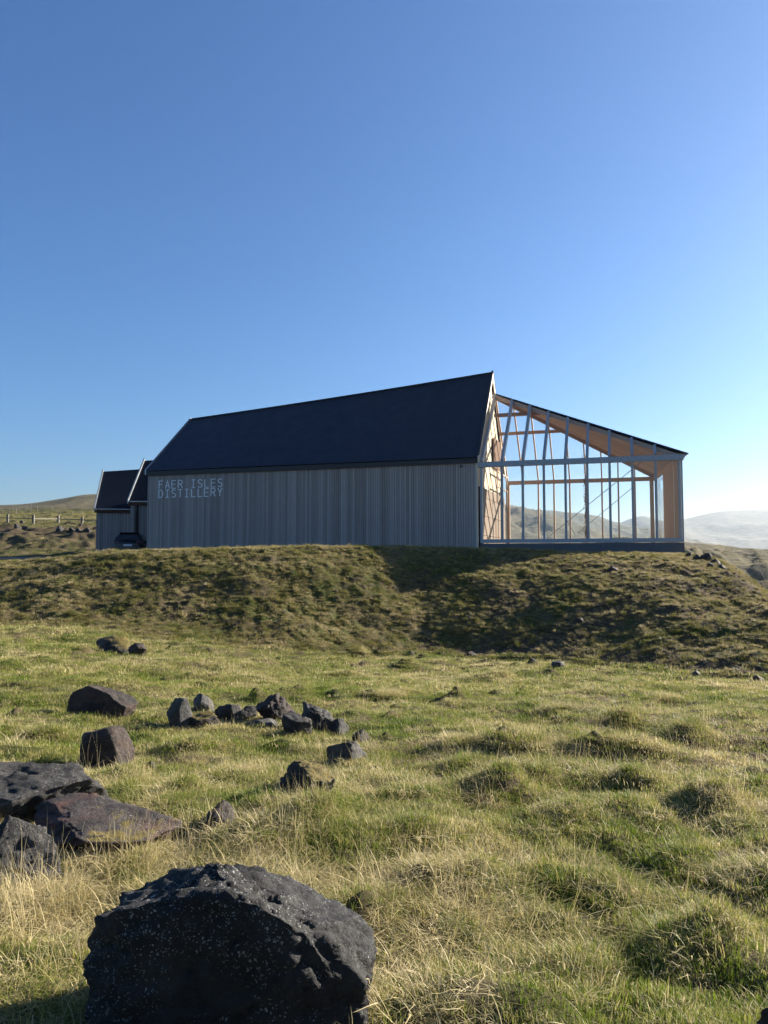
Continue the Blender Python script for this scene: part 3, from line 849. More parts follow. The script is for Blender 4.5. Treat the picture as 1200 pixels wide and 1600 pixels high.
# panes -------------------------------------------------------------
def pane(poly, nrm, th=.012): MB().prism(poly, nrm * th).build("pane", M['glass'], gh)
for i in range(NB):
    a, b = tn[i] + .02, tn[i + 1] - .02
    pane([W(a, -.015, ZR1 - .01), W(b, -.015, ZR1 - .01), W(b, -.015, ZB0 + .02), W(a, -.015, ZB0 + .02)], -DB)
    tri = [Ln, N_, P_]
    q = clip_poly(clip_poly(tri, W(tn[i] + .02, 0, 0), DR), W(tn[i + 1] - .02, 0, 0), -DR)
    if len(q) >= 3: pane([v + nnorm * .004 for v in q], nnorm)
    a, b = tf[i] + .03, tf[i + 1] - .03
    pane([W(a, 2 * HW - .02, ZR0 + .01), W(b, 2 * HW - .02, ZR0 + .01), W(b, 2 * HW - .02, ZB0 - .06), W(a, 2 * HW - .02, ZB0 - .06)], DB)
    q = clip_poly(clip_poly([Lf, F_, P_], W(tf[i] + .03, 0, 0), DR), W(tf[i + 1] - .03, 0, 0), -DR)
    fn = fslope.cross(DR).normalized(); fn = fn if fn.z > 0 else -fn
    if len(q) >= 3: pane([v + fn * .03 for v in q], fn)
# hip beams along the roof edges, purlin and inner beam
hn = (N_ - P_).cross(F_ - P_).normalized(); hn = hn if hn.z > 0 else -hn
MB().bar(P_ - hn * .13, N_ - hn * .13, .12, .20, DB).build("hip_beam", M['timber'], gh)
MB().bar(P_ - hn * .13, F_ - hn * .13, .12, .20, DB).build("hip_beam", M['timber'], gh)
MB().bar(W(.2, HW, 7.85), W(2.75, HW, 7.85), .12, .2).build("collar_beam", M['timber'], gh)
k_ = .58
pa = Lf.lerp(P_, k_); pb = F_.lerp(P_, k_)
MB().bar(pa - Vector((0, 0, .12)), pb - Vector((0, 0, .12)), .10, .18).build("purlin", M['timber'], gh)
# wooden roof: planks running up the slope, metal sheet on top
mid = (N_ + F_) / 2
nf = (F_ - N_).normalized()
upv = hn.cross(nf).normalized(); upv = upv if upv.z > 0 else -upv
tri = [N_ - hn * .02, F_ - hn * .02, P_ - hn * .02]
LEN = (F_ - N_).length; NPL = 46
for i in range(NPL):
    a = N_ + nf * (LEN * i / NPL + .006); b = N_ + nf * (LEN * (i + 1) / NPL - .006)
    q = clip_poly(clip_poly(tri, a, nf), b, -nf)
    if len(q) >= 3: MB().prism(q, -hn * .03).build("roof_plank", M['plank'], gh)
ov = [N_ + DR * .22 - DB * .14 - upv * .12, F_ + DR * .22 + DB * .14 - upv * .12, P_ - DB * .0 + upv * .1]
MB().prism([v + hn * .02 for v in ov], hn * .05).build("roof_sheet", M['roof'], gh)
# roof fascia strip along the low end
MB().bar(N_ + DR * .16 - DB * .14 - Vector((0, 0, .10)), F_ + DR * .16 + DB * .1 - Vector((0, 0, .10)), .10, .14).build("end_gutter", M['cap'], gh)
# end wall: solid timber panels near the corner, glass beyond
def EW(s, z, off=0.0): return W(TN + (TF - TN) * s, 2 * HW * s, z) + DR * off
for (s0, s1, mt) in ((.025, .17, 'clt'), (.185, .58, 'clt')):
    MB().hexa([EW(s0, ZR0, -.08), EW(s1, ZR0, -.08), EW(s1, ZR0, .0), EW(s0, ZR0, .0)], [EW(s0, ZB1 - .04, -.08), EW(s1, ZB1 - .04, -.08), EW(s1, ZB1 - .04, .0), EW(s0, ZB1 - .04, .0)]).build("end_panel", M[mt], gh)
MB().bar(EW(.178, ZR0, -.05), EW(.178, ZB1 - .05, -.05), .05, .08, DB).build("cover_strip", M['creamtrim'], gh)
MB().bar(EW(.0, ZR1, .05), EW(.0, ZB1 - .05, .05), .08, .10, DR).build("corner_post", M['cap'], gh)
MB().prism([EW(.59, ZR0, -.03), EW(.985, ZR0, -.03), EW(.985, ZB0, -.03), EW(.59, ZB0, -.03)], DR * .012).build("pane", M['glass'], gh)
MB().bar(EW(.58, ZB0 + .12, -.04), EW(1.0, ZB0 + .12, -.04), .12, .24).build("end_beam", M['timber'], gh)
# bracing rods
def rodq(a, b, q): return W(a, q, 0) * 0
def on_q(px, py, q):               # point at depth q behind the front wall under a photo pixel
    u = (px - 600) / FPX
    o = Vector((L0.x, L0.y, 0)) + DB * q
    t = (u * o.y - o.x) / (DR.x - u * DR.y)
    p = o + DR * t
    r = ray(px, py)
    return EYE + r * (p.y / r.y)
for (a, b, q) in (((858, 838), (1008, 717), .35), ((903, 833), (989, 761), 2 * HW - .3), ((887, 815), (899, 836), .35)):
    MB().tube([on_q(*a, q), on_q(*b, q)], .016, 6).build("bracing_rod", M['steel'], gh)

# climbing plant on a far post
vb = W(tf[5] - .02, 2 * HW - .22, ZR0)
vine = thing("climbing_plant", vb, "thin rust-red climbing plant trained up a back post inside the glass house", "plant")
stp = [vb + Vector((.04 * math.sin(i * 1.1), .03 * math.cos(i * 1.7), i * .17)) for i in range(34)]
MB().tube(stp, [.03 - .0005 * i for i in range(34)], 6).build("stem", M['fascia'], vine)
lf = MB()
for i in range(330):
    k = random.random() ** 1.4
    p = vb + Vector((random.gauss(0, .07), random.gauss(0, .07), .1 + k * 5.2))
    a = Vector((random.uniform(-1, 1), random.uniform(-1, 1), random.uniform(-1, .4))).normalized() * random.uniform(.05, .10)
    b = a.cross(Vector((random.random(), random.random(), random.random()))).normalized() * .028
    lf.add([p, p + a * .5 + b, p + a, p + a * .5 - b], [(0, 1, 2, 3)])
lo = lf.build("foliage", M['leafred'], vine); lo["kind"] = "stuff"

# smaller wings to the left ------------------------------------------------------
def wing(name, px_l, depth, ang, length, hw, z0, ze, zr0, zr1, nboards, label, pipe=None):
    d = Vector((math.cos(ang), -math.sin(ang), 0)); b = Vector((math.sin(ang), math.cos(ang), 0))
    o = Vector(((px_l - 600) / FPX * depth, depth, 0))
    def Q(t, q, z): return o + d * t + b * q + Vector((0, 0, z + E))
    th = thing(name, Q(0, 0, z0), label, "building")
    fw = MB().hexa([Q(0, 0, z0), Q(length, 0, z0), Q(length, .15, z0), Q(0, .15, z0)], [Q(0, 0, ze), Q(length, 0, ze), Q(length, .15, ze), Q(0, .15, ze)]).build("front_wall", M['wallback'], th)
    add_boards(fw, Q(0.01, 0, 0) - Vector((0, 0, E)), d * (length - .02), nboards, z0, lambda s: ze - .02, -b, .1, M['board'])
    MB().hexa([Q(0, 2 * hw - .15, z0), Q(length, 2 * hw - .15, z0), Q(length, 2 * hw, z0), Q(0, 2 * hw, z0)], [Q(0, 2 * hw - .15, ze), Q(length, 2 * hw - .15, ze), Q(length, 2 * hw, ze), Q(0, 2 * hw, ze)]).build("back_wall", M['wallback'], th)
    for t, zr, s in ((0.02, zr0, 1), (length - .02, zr1, -1)):
        MB().prism([Q(t, .17, z0), Q(t, 2 * hw - .17, z0), Q(t, 2 * hw - .17, ze + .05), Q(t, hw, zr - .14), Q(t, .17, ze + .05)], d * .12 * s).build("gable_wall", M['board'], th)
    up = (b * -(zr0 - ze) + Vector((0, 0, hw))).normalized()
    corrugated("front_roof_slope", Q(-.1, -.15, ze + .03), Q(length, -.15, ze + .03), Q(-.1, hw, zr0), Q(length, hw, zr1), up, M['roofw'], th, amp=.004)
    up2 = (b * (zr0 - ze) + Vector((0, 0, hw))).normalized()
    corrugated("back_roof_slope", Q(-.1, 2 * hw + .15, ze + .03), Q(length, 2 * hw + .15, ze + .03), Q(-.1, hw + .01, zr0), Q(length, hw + .01, zr1), up2, M['roof'], th)
    MB().hexa([Q(-.12, -.16, ze - .24), Q(length, -.16, ze - .24), Q(length, -.03, ze - .24), Q(-.12, -.03, ze - .24)], [Q(-.12, -.16, ze - .03), Q(length, -.16, ze - .03), Q(length, -.03, ze - .03), Q(-.12, -.03, ze - .03)]).build("eave_fascia", M['fascia'], th)
    MB().bar(Q(-.12, -.20, ze + .035), Q(length, -.20, ze + .035), .07, .06).build("gutter", M['flash'], th)
    for q0 in (-.2, 2 * hw + .2):
        MB().hexa([Q(-.18, q0, ze - .1), Q(-.18, hw, zr0 - .12), Q(-.10, hw, zr0 - .12), Q(-.10, q0, ze - .1)], [Q(-.18, q0, ze + .14), Q(-.18, hw, zr0 + .18), Q(-.10, hw, zr0 + .18), Q(-.10, q0, ze + .14)]).build("verge_flashing", M['flash'], th)
    if pipe:
        MB().tube([Q(pipe, -.13, ze - .24), Q(pipe, -.13, z0)], .13, 10).build("downpipe", M['dark'], th)
    return th
wing("barn_wing", 203, 49.5, R(-4), 7.0, 3.9, -.6, 3.68, 7.0, 7.5, 64, "narrow middle barn wing with rust-brown eave and dark downpipe", pipe=.42)
wing("barn_wing", 150, 54.5, R(-13), 9.0, 3.7, -.6, 3.50, 6.75, 7.6, 80, "end barn wing behind the parked black car with rust-brown eave")

# ------------------------------------------------------------------ car
def build_car():
    hd = R(-12.0); dep = 46.2
    c = Vector(((200 - 600) / FPX * dep, dep, 0))
    fw = Vector((math.sin(hd), math.cos(hd), 0)); rt = Vector((math.cos(hd), -math.sin(hd), 0))
    gz = EYE.z + (870 - 843.5) / FPX * (dep - 0.5) - 1.52
    g0 = hz(c.x, c.y)
    gz = min(gz, g0 + .3) if abs(gz - g0) < .25 else g0 + .05
    c.z = gz
    car = thing("parked_car", c, "black hatchback parked nose-in beside the end barn wing", "car")
    def C(x, y, z): return c + rt * x + fw * y + Vector((0, 0, z))
    # stations from rear (y=0) to front (y=4.3): half width, sill z, belt z
    st = [(-.02, .72, .38, .80), (.05, .84, .26, .98), (.45, .90, .22, 1.00), (1.2, .91, .20, .98), (2.6, .91, .20, .95), (3.3, .89, .22, .90), (4.0, .84, .26, .78), (4.25, .72, .34, .66)]
    vs, fs = [], []
    for (y, w, z0, z1) in st:
        for (sx, zz) in ((-.88, z0), (-1, z0 + .18), (-1.0, (z0 + z1) / 2 + .05), (-.93, z1), (.93, z1), (1.0, (z0 + z1) / 2 + .05), (1, z0 + .18), (.88, z0)):
            vs.append(C(sx * w, y, zz))
    for i in range(len(st) - 1):
        for k in range(8):
            a = i * 8 + k; b = i * 8 + (k + 1) % 8; fs.append((a, b, b + 8, a + 8))
    fs.append(tuple(range(7, -1, -1))); e = (len(st) - 1) * 8; fs.append(tuple(range(e, e + 8)))
    body = MB(); body.add(vs, fs); body.build("body", M['carpaint'], car, smooth=True)
    # cabin
    cs = [(.10, .80, .98), (.30, .72, 1.30), (.55, .62, 1.49), (1.5, .62, 1.53), (2.3, .64, 1.47), (2.9, .72, 1.15), (3.2, .78, .93)]
    vs, fs = [], []
    for (y, w, z) in cs:
        for (sx, zz) in ((-.86, .93), (-w, z - .06), (-w + .08, z), (w - .08, z), (w, z - .06), (.86, .93)):
            vs.append(C(sx, y, zz))
    for i in range(len(cs) - 1):
        for k in range(6):
            a = i * 6 + k; b = i * 6 + (k + 1) % 6; fs.append((a, b, b + 6, a + 6))
    fs.append(tuple(range(5, -1, -1))); e = (len(cs) - 1) * 6; fs.append(tuple(range(e, e + 6)))
    cab = MB(); cab.add(vs, fs); cab.build("cabin", M['carpaint'], car, smooth=False)
    MB().hexa([C(-.62, .03, 1.02), C(.62, .03, 1.02), C(.62, .12, 1.02), C(-.62, .12, 1.02)], [C(-.55, .32, 1.40), C(.55, .32, 1.40), C(.55, .40, 1.40), C(-.55, .40, 1.40)]).build("rear_window", M['carglass'], car)
    MB().hexa([C(-.6, .30, 1.47), C(.6, .30, 1.47), C(.6, .62, 1.50), C(-.6, .62, 1.50)], [C(-.58, .26, 1.51), C(.58, .26, 1.51), C(.58, .62, 1.53), C(-.58, .62, 1.53)]).build("roof_spoiler", M['carpaint'], car)
    for sx in (-1, 1):
        for (y0, y1, y2, y3) in ((.45, 1.35, 1.35, .62), (1.42, 2.75, 2.25, 1.42)):
            MB().prism([C(sx * .868, y0, 1.0), C(sx * .868, y1, 1.0), C(sx * .70, y2, 1.40), C(sx * .70, y3, 1.40)], rt * (sx * .02)).build("side_window", M['carglass'], car)
        MB().hexa([C(sx * .50, -.015, .78), C(sx * .80, .03, .78), C(sx * .80, .10, .78), C(sx * .50, .08, .78)], [C(sx * .48, .0, .95), C(sx * .82, .04, .95), C(sx * .82, .12, .95), C(sx * .48, .10, .95)]).build("tail_lamp", M['taillamp'], car)
        MB().hexa([C(sx * .90, 2.45, .98), C(sx * 1.08, 2.45, .98), C(sx * 1.08, 2.57, .98), C(sx * .90, 2.57, .98)], [C(sx * .90, 2.45, 1.12), C(sx * 1.06, 2.45, 1.12), C(sx * 1.06, 2.57, 1.12), C(sx * .90, 2.57, 1.12)]).build("wing_mirror", M['carpaint'], car)
        for y in (.78, 3.42):
            a = C(sx * .68, y, .32); b = C(sx * .92, y, .32)
            tm = MB().tube([a, a.lerp(b, .12), a.lerp(b, .88), b], [.28, .32, .32, .28], 20)
            wh = tm.build("wheel", M['tyre'], car)
            b2 = C(sx * .93, y, .32)
            MB().tube([b, b2], [.2, .2], 14).build("rim", M['rim'], wh)
    MB().hexa([C(-.82, -.06, .40), C(.82, -.06, .40), C(.86, .1, .40), C(-.86, .1, .40)], [C(-.80, -.05, .60), C(.80, -.05, .60), C(.86, .1, .62), C(-.86, .1, .62)]).build("rear_bumper", M['carpaint'], car)
    MB().hexa([C(-.26, -.045, .64), C(.26, -.045, .64), C(.26, -.02, .64), C(-.26, -.02, .64)], [C(-.26, -.035, .76), C(.26, -.035, .76), C(.26, -.01, .76), C(-.26, -.01, .76)]).build("number_plate", M['plate'], car)
build_car()

# ------------------------------------------------------------------ rocks
def rock_mesh(name, w, d, h, seed, sub=4, planes=9, rough=0.07, flat=0.3, cut=(0.55, 0.9), custom=None, box=False):
    bm = bmesh.new()
    bmesh.ops.create_icosphere(bm, subdivisions=sub, radius=1.0)
    rnd = random.Random(seed)
    pl = []
    for i in range(planes):
        n = Vector((rnd.uniform(-1, 1), rnd.uniform(-1, 1), rnd.uniform(-.5, 1))).normalized()
        pl.append((n, rnd.uniform(*cut)))
    if custom: pl += [(Vector(n).normalized(), dd) for n, dd in custom]
    off = Vector((seed * 3.17, seed * 1.71, seed * 0.37))
    for v in bm.verts:
        p = v.co.copy()
        if box: p /= (abs(p.x) ** 5 + abs(p.y) ** 5 + abs(p.z) ** 5) ** 0.2
        p *= 1.0 + (0.05 if box else 0.22) * mnoise.noise(p * 1.1 + off)
        for n, dd in pl:
            k = p.dot(n) - dd
            if k > 0: p -= n * k * 0.97
        nn = p.normalized()
        f = mnoise.fractal(p * 2.4 + off, 0.9, 2.1, 6) * rough + mnoise.fractal(p * 9 + off, 0.8, 2.2, 4) * rough * 0.5 + (mnoise.fractal(p * 24 + off, 0.8, 2.2, 3) * rough * 0.16 if sub > 5 else 0)
        rg = abs(mnoise.noise(p * 3.3 + off * 2)) * rough * 0.9
        if sub > 5:                # pits and cracks of the near boulder
            pit = mnoise.noise(p * 7.5 + off); crk = abs(mnoise.noise(p * 2.1 + off * 3))
            f -= max(0.0, pit - .25) * .09 + max(0.0, .045 - crk) * 1.1
        p += nn * (f - rg)
        v.co = p
    me = bpy.data.meshes.new(name)
    bm.to_mesh(me); bm.free()
    co = np.empty(len(me.vertices) * 3); me.vertices.foreach_get('co', co); co = co.reshape(-1, 3)
    lo_, hi_ = co.min(0), co.max(0)
    co = (co - lo_) / (hi_ - lo_) - np.array([.5, .5, 0])
    co *= np.array([w, d, h])
    me.vertices.foreach_set('co', co.ravel()); me.update()
    return me

ROCK_POS = []
def rock(box, label, mat, seed, depth=0.9, sink=0.3, sub=4, rough=0.095, planes=13, cut=(.5, .85), rotz=0.0, name="boulder", custom=None, group=None, ymax=60, tilt=0.0, flatshade=False, box_=False):
    """box = photo pixels (left, top, right, bottom) of what shows"""
    x0, y0, x1, y1 = box
    if sub < 6: sink = min(.5, sink + .1)
    g = ground_at((x0 + x1) / 2, y1, ymax)
    w = (x1 - x0) / FPX * g.y
    h = (y1 - y0) / FPX * g.y * 1.04
    d = w * depth
    me = rock_mesh(name, w, d, h / (1 - sink), seed, sub, planes, rough, cut=cut, custom=custom, box=box_)
    cy = g.y + d * 0.42
    cx = g.x * (cy / g.y)
    co = np.empty(len(me.vertices) * 3); me.vertices.foreach_get('co', co); co = co.reshape(-1, 3)
    ct, st_ = math.cos(tilt), math.sin(tilt); cr, sr = math.cos(rotz), math.sin(rotz)
    co = np.stack([co[:, 0] * ct + co[:, 2] * st_, co[:, 1], -co[:, 0] * st_ + co[:, 2] * ct], 1)
    co = np.stack([co[:, 0] * cr - co[:, 1] * sr, co[:, 0] * sr + co[:, 1] * cr, co[:, 2]], 1)
    gz = g.z
    for _ in range(5):             # real size from the ground distance: fit width and height seen
        vis = co[:, 2] > co[:, 2].max() * sink * .9
        X_ = co[:, 0] + cx; Y_ = co[:, 1] + cy; Z_ = co[:, 2] + gz - co[:, 2].max() * sink - EYE.z
        dep = Y_ * math.cos(PITCH) + Z_ * math.sin(PITCH); v_ = -Y_ * math.sin(PITCH) + Z_ * math.cos(PITCH)
        pxs = 600 + FPX * X_ / dep; pys = 800 - FPX * v_ / dep
        l_, r_, t_ = pxs[vis].min(), pxs[vis].max(), pys.min()
        kx = (x1 - x0) / (r_ - l_)
        co[:, 0] *= kx; co[:, 1] *= 1 + (kx - 1) * .5
        cx += ((x0 + x1) / 2 - (l_ + r_) / 2) / FPX * cy
        it = int(np.argmin(pys)); dz = (t_ - y0) / FPX * dep[it]
        co[:, 2] *= max(.4, 1 + dz / max(.02, co[:, 2].max() * (1 - sink)))
    me.vertices.foreach_set('co', co.ravel()); me.update()
    o = obj_from(name, me, M[mat], smooth=not flatshade)
    o.location = (cx, cy, gz - co[:, 2].max() * sink)
    w = co[:, 0].max() - co[:, 0].min(); d = co[:, 1].max() - co[:, 1].min()
    tag(o, label, "rock" if name != "boulder" else "boulder", group)
    ROCK_POS.append((cx, cy, max(w, d) * .5))
    return o

rock((128, 1348, 590, 1665), "large black boulder speckled with white lichen, its top crusted with brown moss", 'rock_big', 5, depth=.52, sink=.30, sub=6, rough=.08, planes=0, box_=True,
     custom=[((-.39, .10, .92), .93), ((.50, .10, .865), .76), ((.84, 0, .54), .90), ((-.10, -1, .10), .86), ((.55, -.80, .10), 1.02), ((0, .30, 1), .93), ((-.75, -.65, .05), 1.06)])
rock((-60, 1186, 170, 1308), "broad dark slab with an overhanging edge, lying on the reddish moss-edged rock", 'rock_lichen', 12, depth=.75, sink=.15, sub=5, rough=.09, planes=5,
     custom=[((.1, -.25, .95), .42), ((.7, -.5, -.35), .6)], tilt=.06)
rock((52, 1238, 286, 1335), "reddish brown low rock with golden moss on its end, dry stalks in front", 'rock_red', 23, depth=.7, sink=.25, sub=5, rough=.09, planes=6, custom=[((.15, -.3, .95), .5)])
rock((-60, 1274, 100, 1385), "dark grey rock half buried in straw below the broad slab", 'rock_lichen', 31, depth=.8, sink=.25, sub=5, rough=.09)
rock((124, 1133, 211, 1206), "smooth rounded dark boulder with a crack across its face", 'rock_warm', 44, depth=.9, sink=.2, sub=5, rough=.045, planes=2, cut=(.8, .95), custom=[((.9, -.35, .25), .78)])
rock((104, 1070, 216, 1126), "flat-faced dark boulder sloping down to one end, standing alone on green turf", 'rock_warm', 52, depth=.45, sink=.25, sub=5, rough=.05, planes=4, custom=[((-.05, -1, .25), .42), ((.5, 0, .85), .62)])
grp = None
rock((260, 1090, 305, 1140), "steep bluish-grey rock face at the end of the rock row", 'rock_pale', 61, depth=.9, sink=.25, sub=4, custom=[((-.6, -.5, .6), .5)], rough=.05)
rock((283, 1110, 346, 1141), "low brown rock with moss on top in front of a pale pointed stone", 'rock_moss', 63, depth=.8, sink=.3, sub=4)
rock((302, 1083, 335, 1112), "small pale grey pointed stone behind a mossy rock", 'rock_pale', 66, depth=.9, sink=.3, sub=4, custom=[((.6, -.3, .6), .45), ((-.6, -.4, .6), .5)], rough=.04)
rock((335, 1099, 380, 1132), "brownish angular rock between the mossy low rock and the tall brown one", 'rock', 71, depth=.8, sink=.3, sub=4)
rock((368, 1101, 404, 1126), "small grey stone wedged against the tall brown rock", 'rock', 74, depth=.8, sink=.3, sub=4)
rock((399, 1082, 463, 1134), "tall brown peaked rock in the middle of the rock row", 'rock_warm', 78, depth=.85, sink=.25, sub=5, custom=[((-.5, -.3, .75), .55), ((.6, -.4, .6), .6)])
rock((440, 1110, 488, 1150), "mid-grey squat rock with straw growing at its foot in the rock row", 'rock', 83, depth=.8, sink=.3, sub=4)
rock((466, 1096, 530, 1148), "black jagged rock with a sunlit grey top in the rock row", 'rock_lichen', 87, depth=.8, sink=.25, sub=5, custom=[((-.2, -.9, .3), .5), ((.5, -.2, .8), .55)])
rock((498, 1122, 546, 1150), "low grey stone at the foot of the black jagged rock", 'rock', 91, depth=.8, sink=.35, sub=4)
rock((380, 1122, 440, 1145), "pale flat stone almost covered by dry grass below the tall brown rock", 'rock_pale', 93, depth=.8, sink=.5, sub=4)
rock((550, 1139, 577, 1161), "small brown stone beside the end of the rock row", 'rock_warm', 95, depth=.9, sink=.3, sub=3)
rock((510, 1158, 578, 1192), "pale rock half hidden under bleached grass above the mossy-topped rock", 'rock_pale', 97, depth=.8, sink=.4, sub=4)
rock((428, 1186, 524, 1246), "dark rock capped with yellow-green moss, casting a shadow over grass", 'rock_moss', 102, depth=.8, sink=.25, sub=5, custom=[((-.5, -.6, .5), .6), ((.2, -.4, .8), .75)])
rock((308, 1250, 372, 1300), "brown rock shrouded in dead straw", 'rock_warm', 108, depth=.9, sink=.35, sub=4)
rock((228, 1188, 244, 1205), "tiny dark stone lying on turf near the rounded boulder", 'rock', 110, depth=.9, sink=.3, sub=3, name="stone")
rock((150, 993, 204, 1022), "moss-topped rock at the foot of the embankment", 'rock_moss', 114, depth=.8, sink=.3, sub=4)
rock((200, 1004, 230, 1027), "dark cubic stone beside the moss-topped rock below the embankment", 'rock_warm', 118, depth=.9, sink=.25, sub=4)
rock((1182, 1572, 1240, 1640), "dark stone peeping out of the tussocky grass", 'rock', 121, depth=.8, sink=.4, sub=4)
# stones along the foot of the embankment
STN = [(600, 1002, 10, 'rock'), (640, 1026, 26, 'rock_warm'), (690, 1024, 14, 'rock'), (737, 1026, 24, 'rock_red'), (832, 1036, 22, 'rock_warm'), (872, 1042, 30, 'rock_pale'),
       (1052, 1056, 12, 'rock_warm'), (1086, 1057, 28, 'rock_pale'), (1110, 1059, 18, 'rock'), (1185, 1064, 26, 'rock_warm'), (940, 1047, 14, 'rock')]
for i, (px, py, w, mt) in enumerate(STN):
    w *= .72
    rock((px - w / 2, py - w * .5, px + w / 2, py), "small grey stone lying along the foot of the embankment" if mt != 'rock_red' else "reddish stone lying along the foot of the embankment",
         mt, 130 + i, depth=.9, sink=.45, sub=3, cut=(.4, .7), planes=11, rough=.09, name="stone", group="stones along the foot of the embankment" if mt != 'rock_red' else None)
SL = [(905, 975, 18), (957, 893, 16), (735, 912, 14), (243, 912, 8), (1112, 955, 10), (578, 918, 8), (660, 975, 16), (1030, 1000, 10)]
for i, (px, py, w) in enumerate(SL):
    rock((px - w / 2, py - w * .55, px + w / 2, py), "stone embedded in the rough embankment slope", 'rock_pale' if i in (3, 4, 5) else 'rock_warm', 160 + i, depth=.9, sink=.45, sub=3, cut=(.4, .7), planes=11, rough=.09, name="stone", group="stones in the embankment slope")
for i, (px, py, w) in enumerate([(1090, 874, 14), (1103, 876, 20), (1118, 882, 16), (1128, 889, 14), (1075, 870, 12), (1110, 886, 12), (1122, 884, 8)]):
    rock((px - w / 2, py - w * .6, px + w / 2, py), "dark rubble stone at the brow beside the glass house corner", 'rock_pale' if i == 6 else 'rock', 190 + i, depth=.9, sink=.3, sub=3, name="stone", group="rubble beside the glass house corner")
# rocks set into the roadside bank
for i, (px, py, w) in enumerate([(27, 826, 16), (40, 828, 14), (34, 818, 10), (95, 831, 20), (112, 830, 14), (122, 831, 14), (136, 832, 16), (126, 822, 8)]):
    w *= .8
    rock((px - w / 2, py - w * .62, px + w / 2, py), "dark rock set into the roadside bank below the post fence", 'rock', 210 + i, depth=.9, sink=.3, sub=3, name="rock", group="rocks in the roadside bank", ymax=110)

# ------------------------------------------------------------------ fences
def fence(pxs, topbase, wpost, label, rails, name="post_fence"):
    pts = []
    for px, yb, yt in pxs:
        g = ground_at(px, yb, 200)
        hgt = (yb - yt) / FPX * g.y
        pts.append((g, hgt))
    f = thing(name, pts[0][0], label, "fence")
    for g, hgt in pts:
        a = g - Vector((0, 0, .2)); lean = random.uniform(-.03, .03)
        MB().bar(a, a + Vector((lean, 0, hgt + .2)), wpost, wpost * .8, Vector((1, 0, 0))).build("post", M['post'], f)
    for fr in rails:
        for (g1, h1), (g2, h2) in zip(pts[:-1], pts[1:]):
            MB().bar(g1 + Vector((0, -wpost * .55, h1 * fr)), g2 + Vector((0, -wpost * .55, h2 * fr)), .05, rails[fr]).build("rail", M['post'], f)
fence([(-66, 817, 802), (-27, 817, 802.5), (12, 817, 803.5), (52, 817.5, 804.5), (91, 818, 806), (128, 818.5, 808), (165, 819, 809)], 0, .22, "weathered thick-post fence with a low rail on top of the roadside bank", {.55: .09})
fence([(3, 803, 797), (14, 803, 795), (25, 802, 794), (40, 800, 789), (48, 799, 788.5), (58, 799, 790), (81, 798, 791), (93, 804, 799), (113, 806, 800)], 0, .09, "far row of thin pale stakes crossing the field beyond the bank", {.8: .012}, "stake_fence")

# ------------------------------------------------------------------ grass
def blade_clump(name, mat, nb, rad, hmin, hmax, wid, bend, tint, seed, flop=0.0, segs=3, lean=0.25):
    rnd = random.Random(seed)
    vs, fs, tn_ = [], [], []
    for b in range(nb):
        a = rnd.uniform(0, 2 * math.pi); r = rad * math.sqrt(rnd.random())
        x, y = r * math.cos(a), r * math.sin(a)
        hgt = rnd.uniform(hmin, hmax) * (1.0 - 0.35 * (r / rad))
        w = wid * rnd.uniform(.6, 1.25)
        da = rnd.uniform(0, 2 * math.pi) if rnd.random() < .45 else a + rnd.gauss(0, .5)
        dx, dy = math.cos(da), math.sin(da)
        el = math.pi / 2 - abs(rnd.gauss(lean, .22)) - (rnd.uniform(.6, 1.3) * (1 if rnd.random() < flop else 0))
        bd = rnd.uniform(.3, 1.0) * bend
        tw = rnd.uniform(0, math.pi)
        sx, sy = -dy * math.cos(tw) + dx * .2, dx * math.cos(tw) + dy * .2
        px, py, pz = x, y, -0.015
        base = len(vs); step = hgt / segs
        t_ = tint(rnd)
        for s in range(segs + 1):
            k = s / segs; ww = w * (1 - k * .8) * .5
            if s < segs:
                vs += [(px - sx * ww, py - sy * ww, pz), (px + sx * ww, py + sy * ww, pz + ww * math.sin(tw) * .6)]
            else:
                vs.append((px, py, pz))
            tn_ += [t_] * (2 if s < segs else 1)
            px += dx * math.cos(el) * step; py += dy * math.cos(el) * step; pz += math.sin(el) * step
            el -= bd / segs + rnd.gauss(0, .12)
            if pz < 0.004: pz = 0.004; el = max(el, rnd.uniform(-.05, .3))
        for s in range(segs - 1):
            q = base + s * 2; fs.append((q, q + 1, q + 3, q + 2))
        q = base + (segs - 1) * 2; fs.append((q, q + 1, q + 2))
    me = bpy.data.meshes.new(name); me.from_pydata(vs, [], fs)
    at_ = me.attributes.new("tint", 'FLOAT', 'POINT'); at_.data.foreach_set('value', tn_)
    me.materials.append(mat)
    return bpy.data.objects.new(name, me)

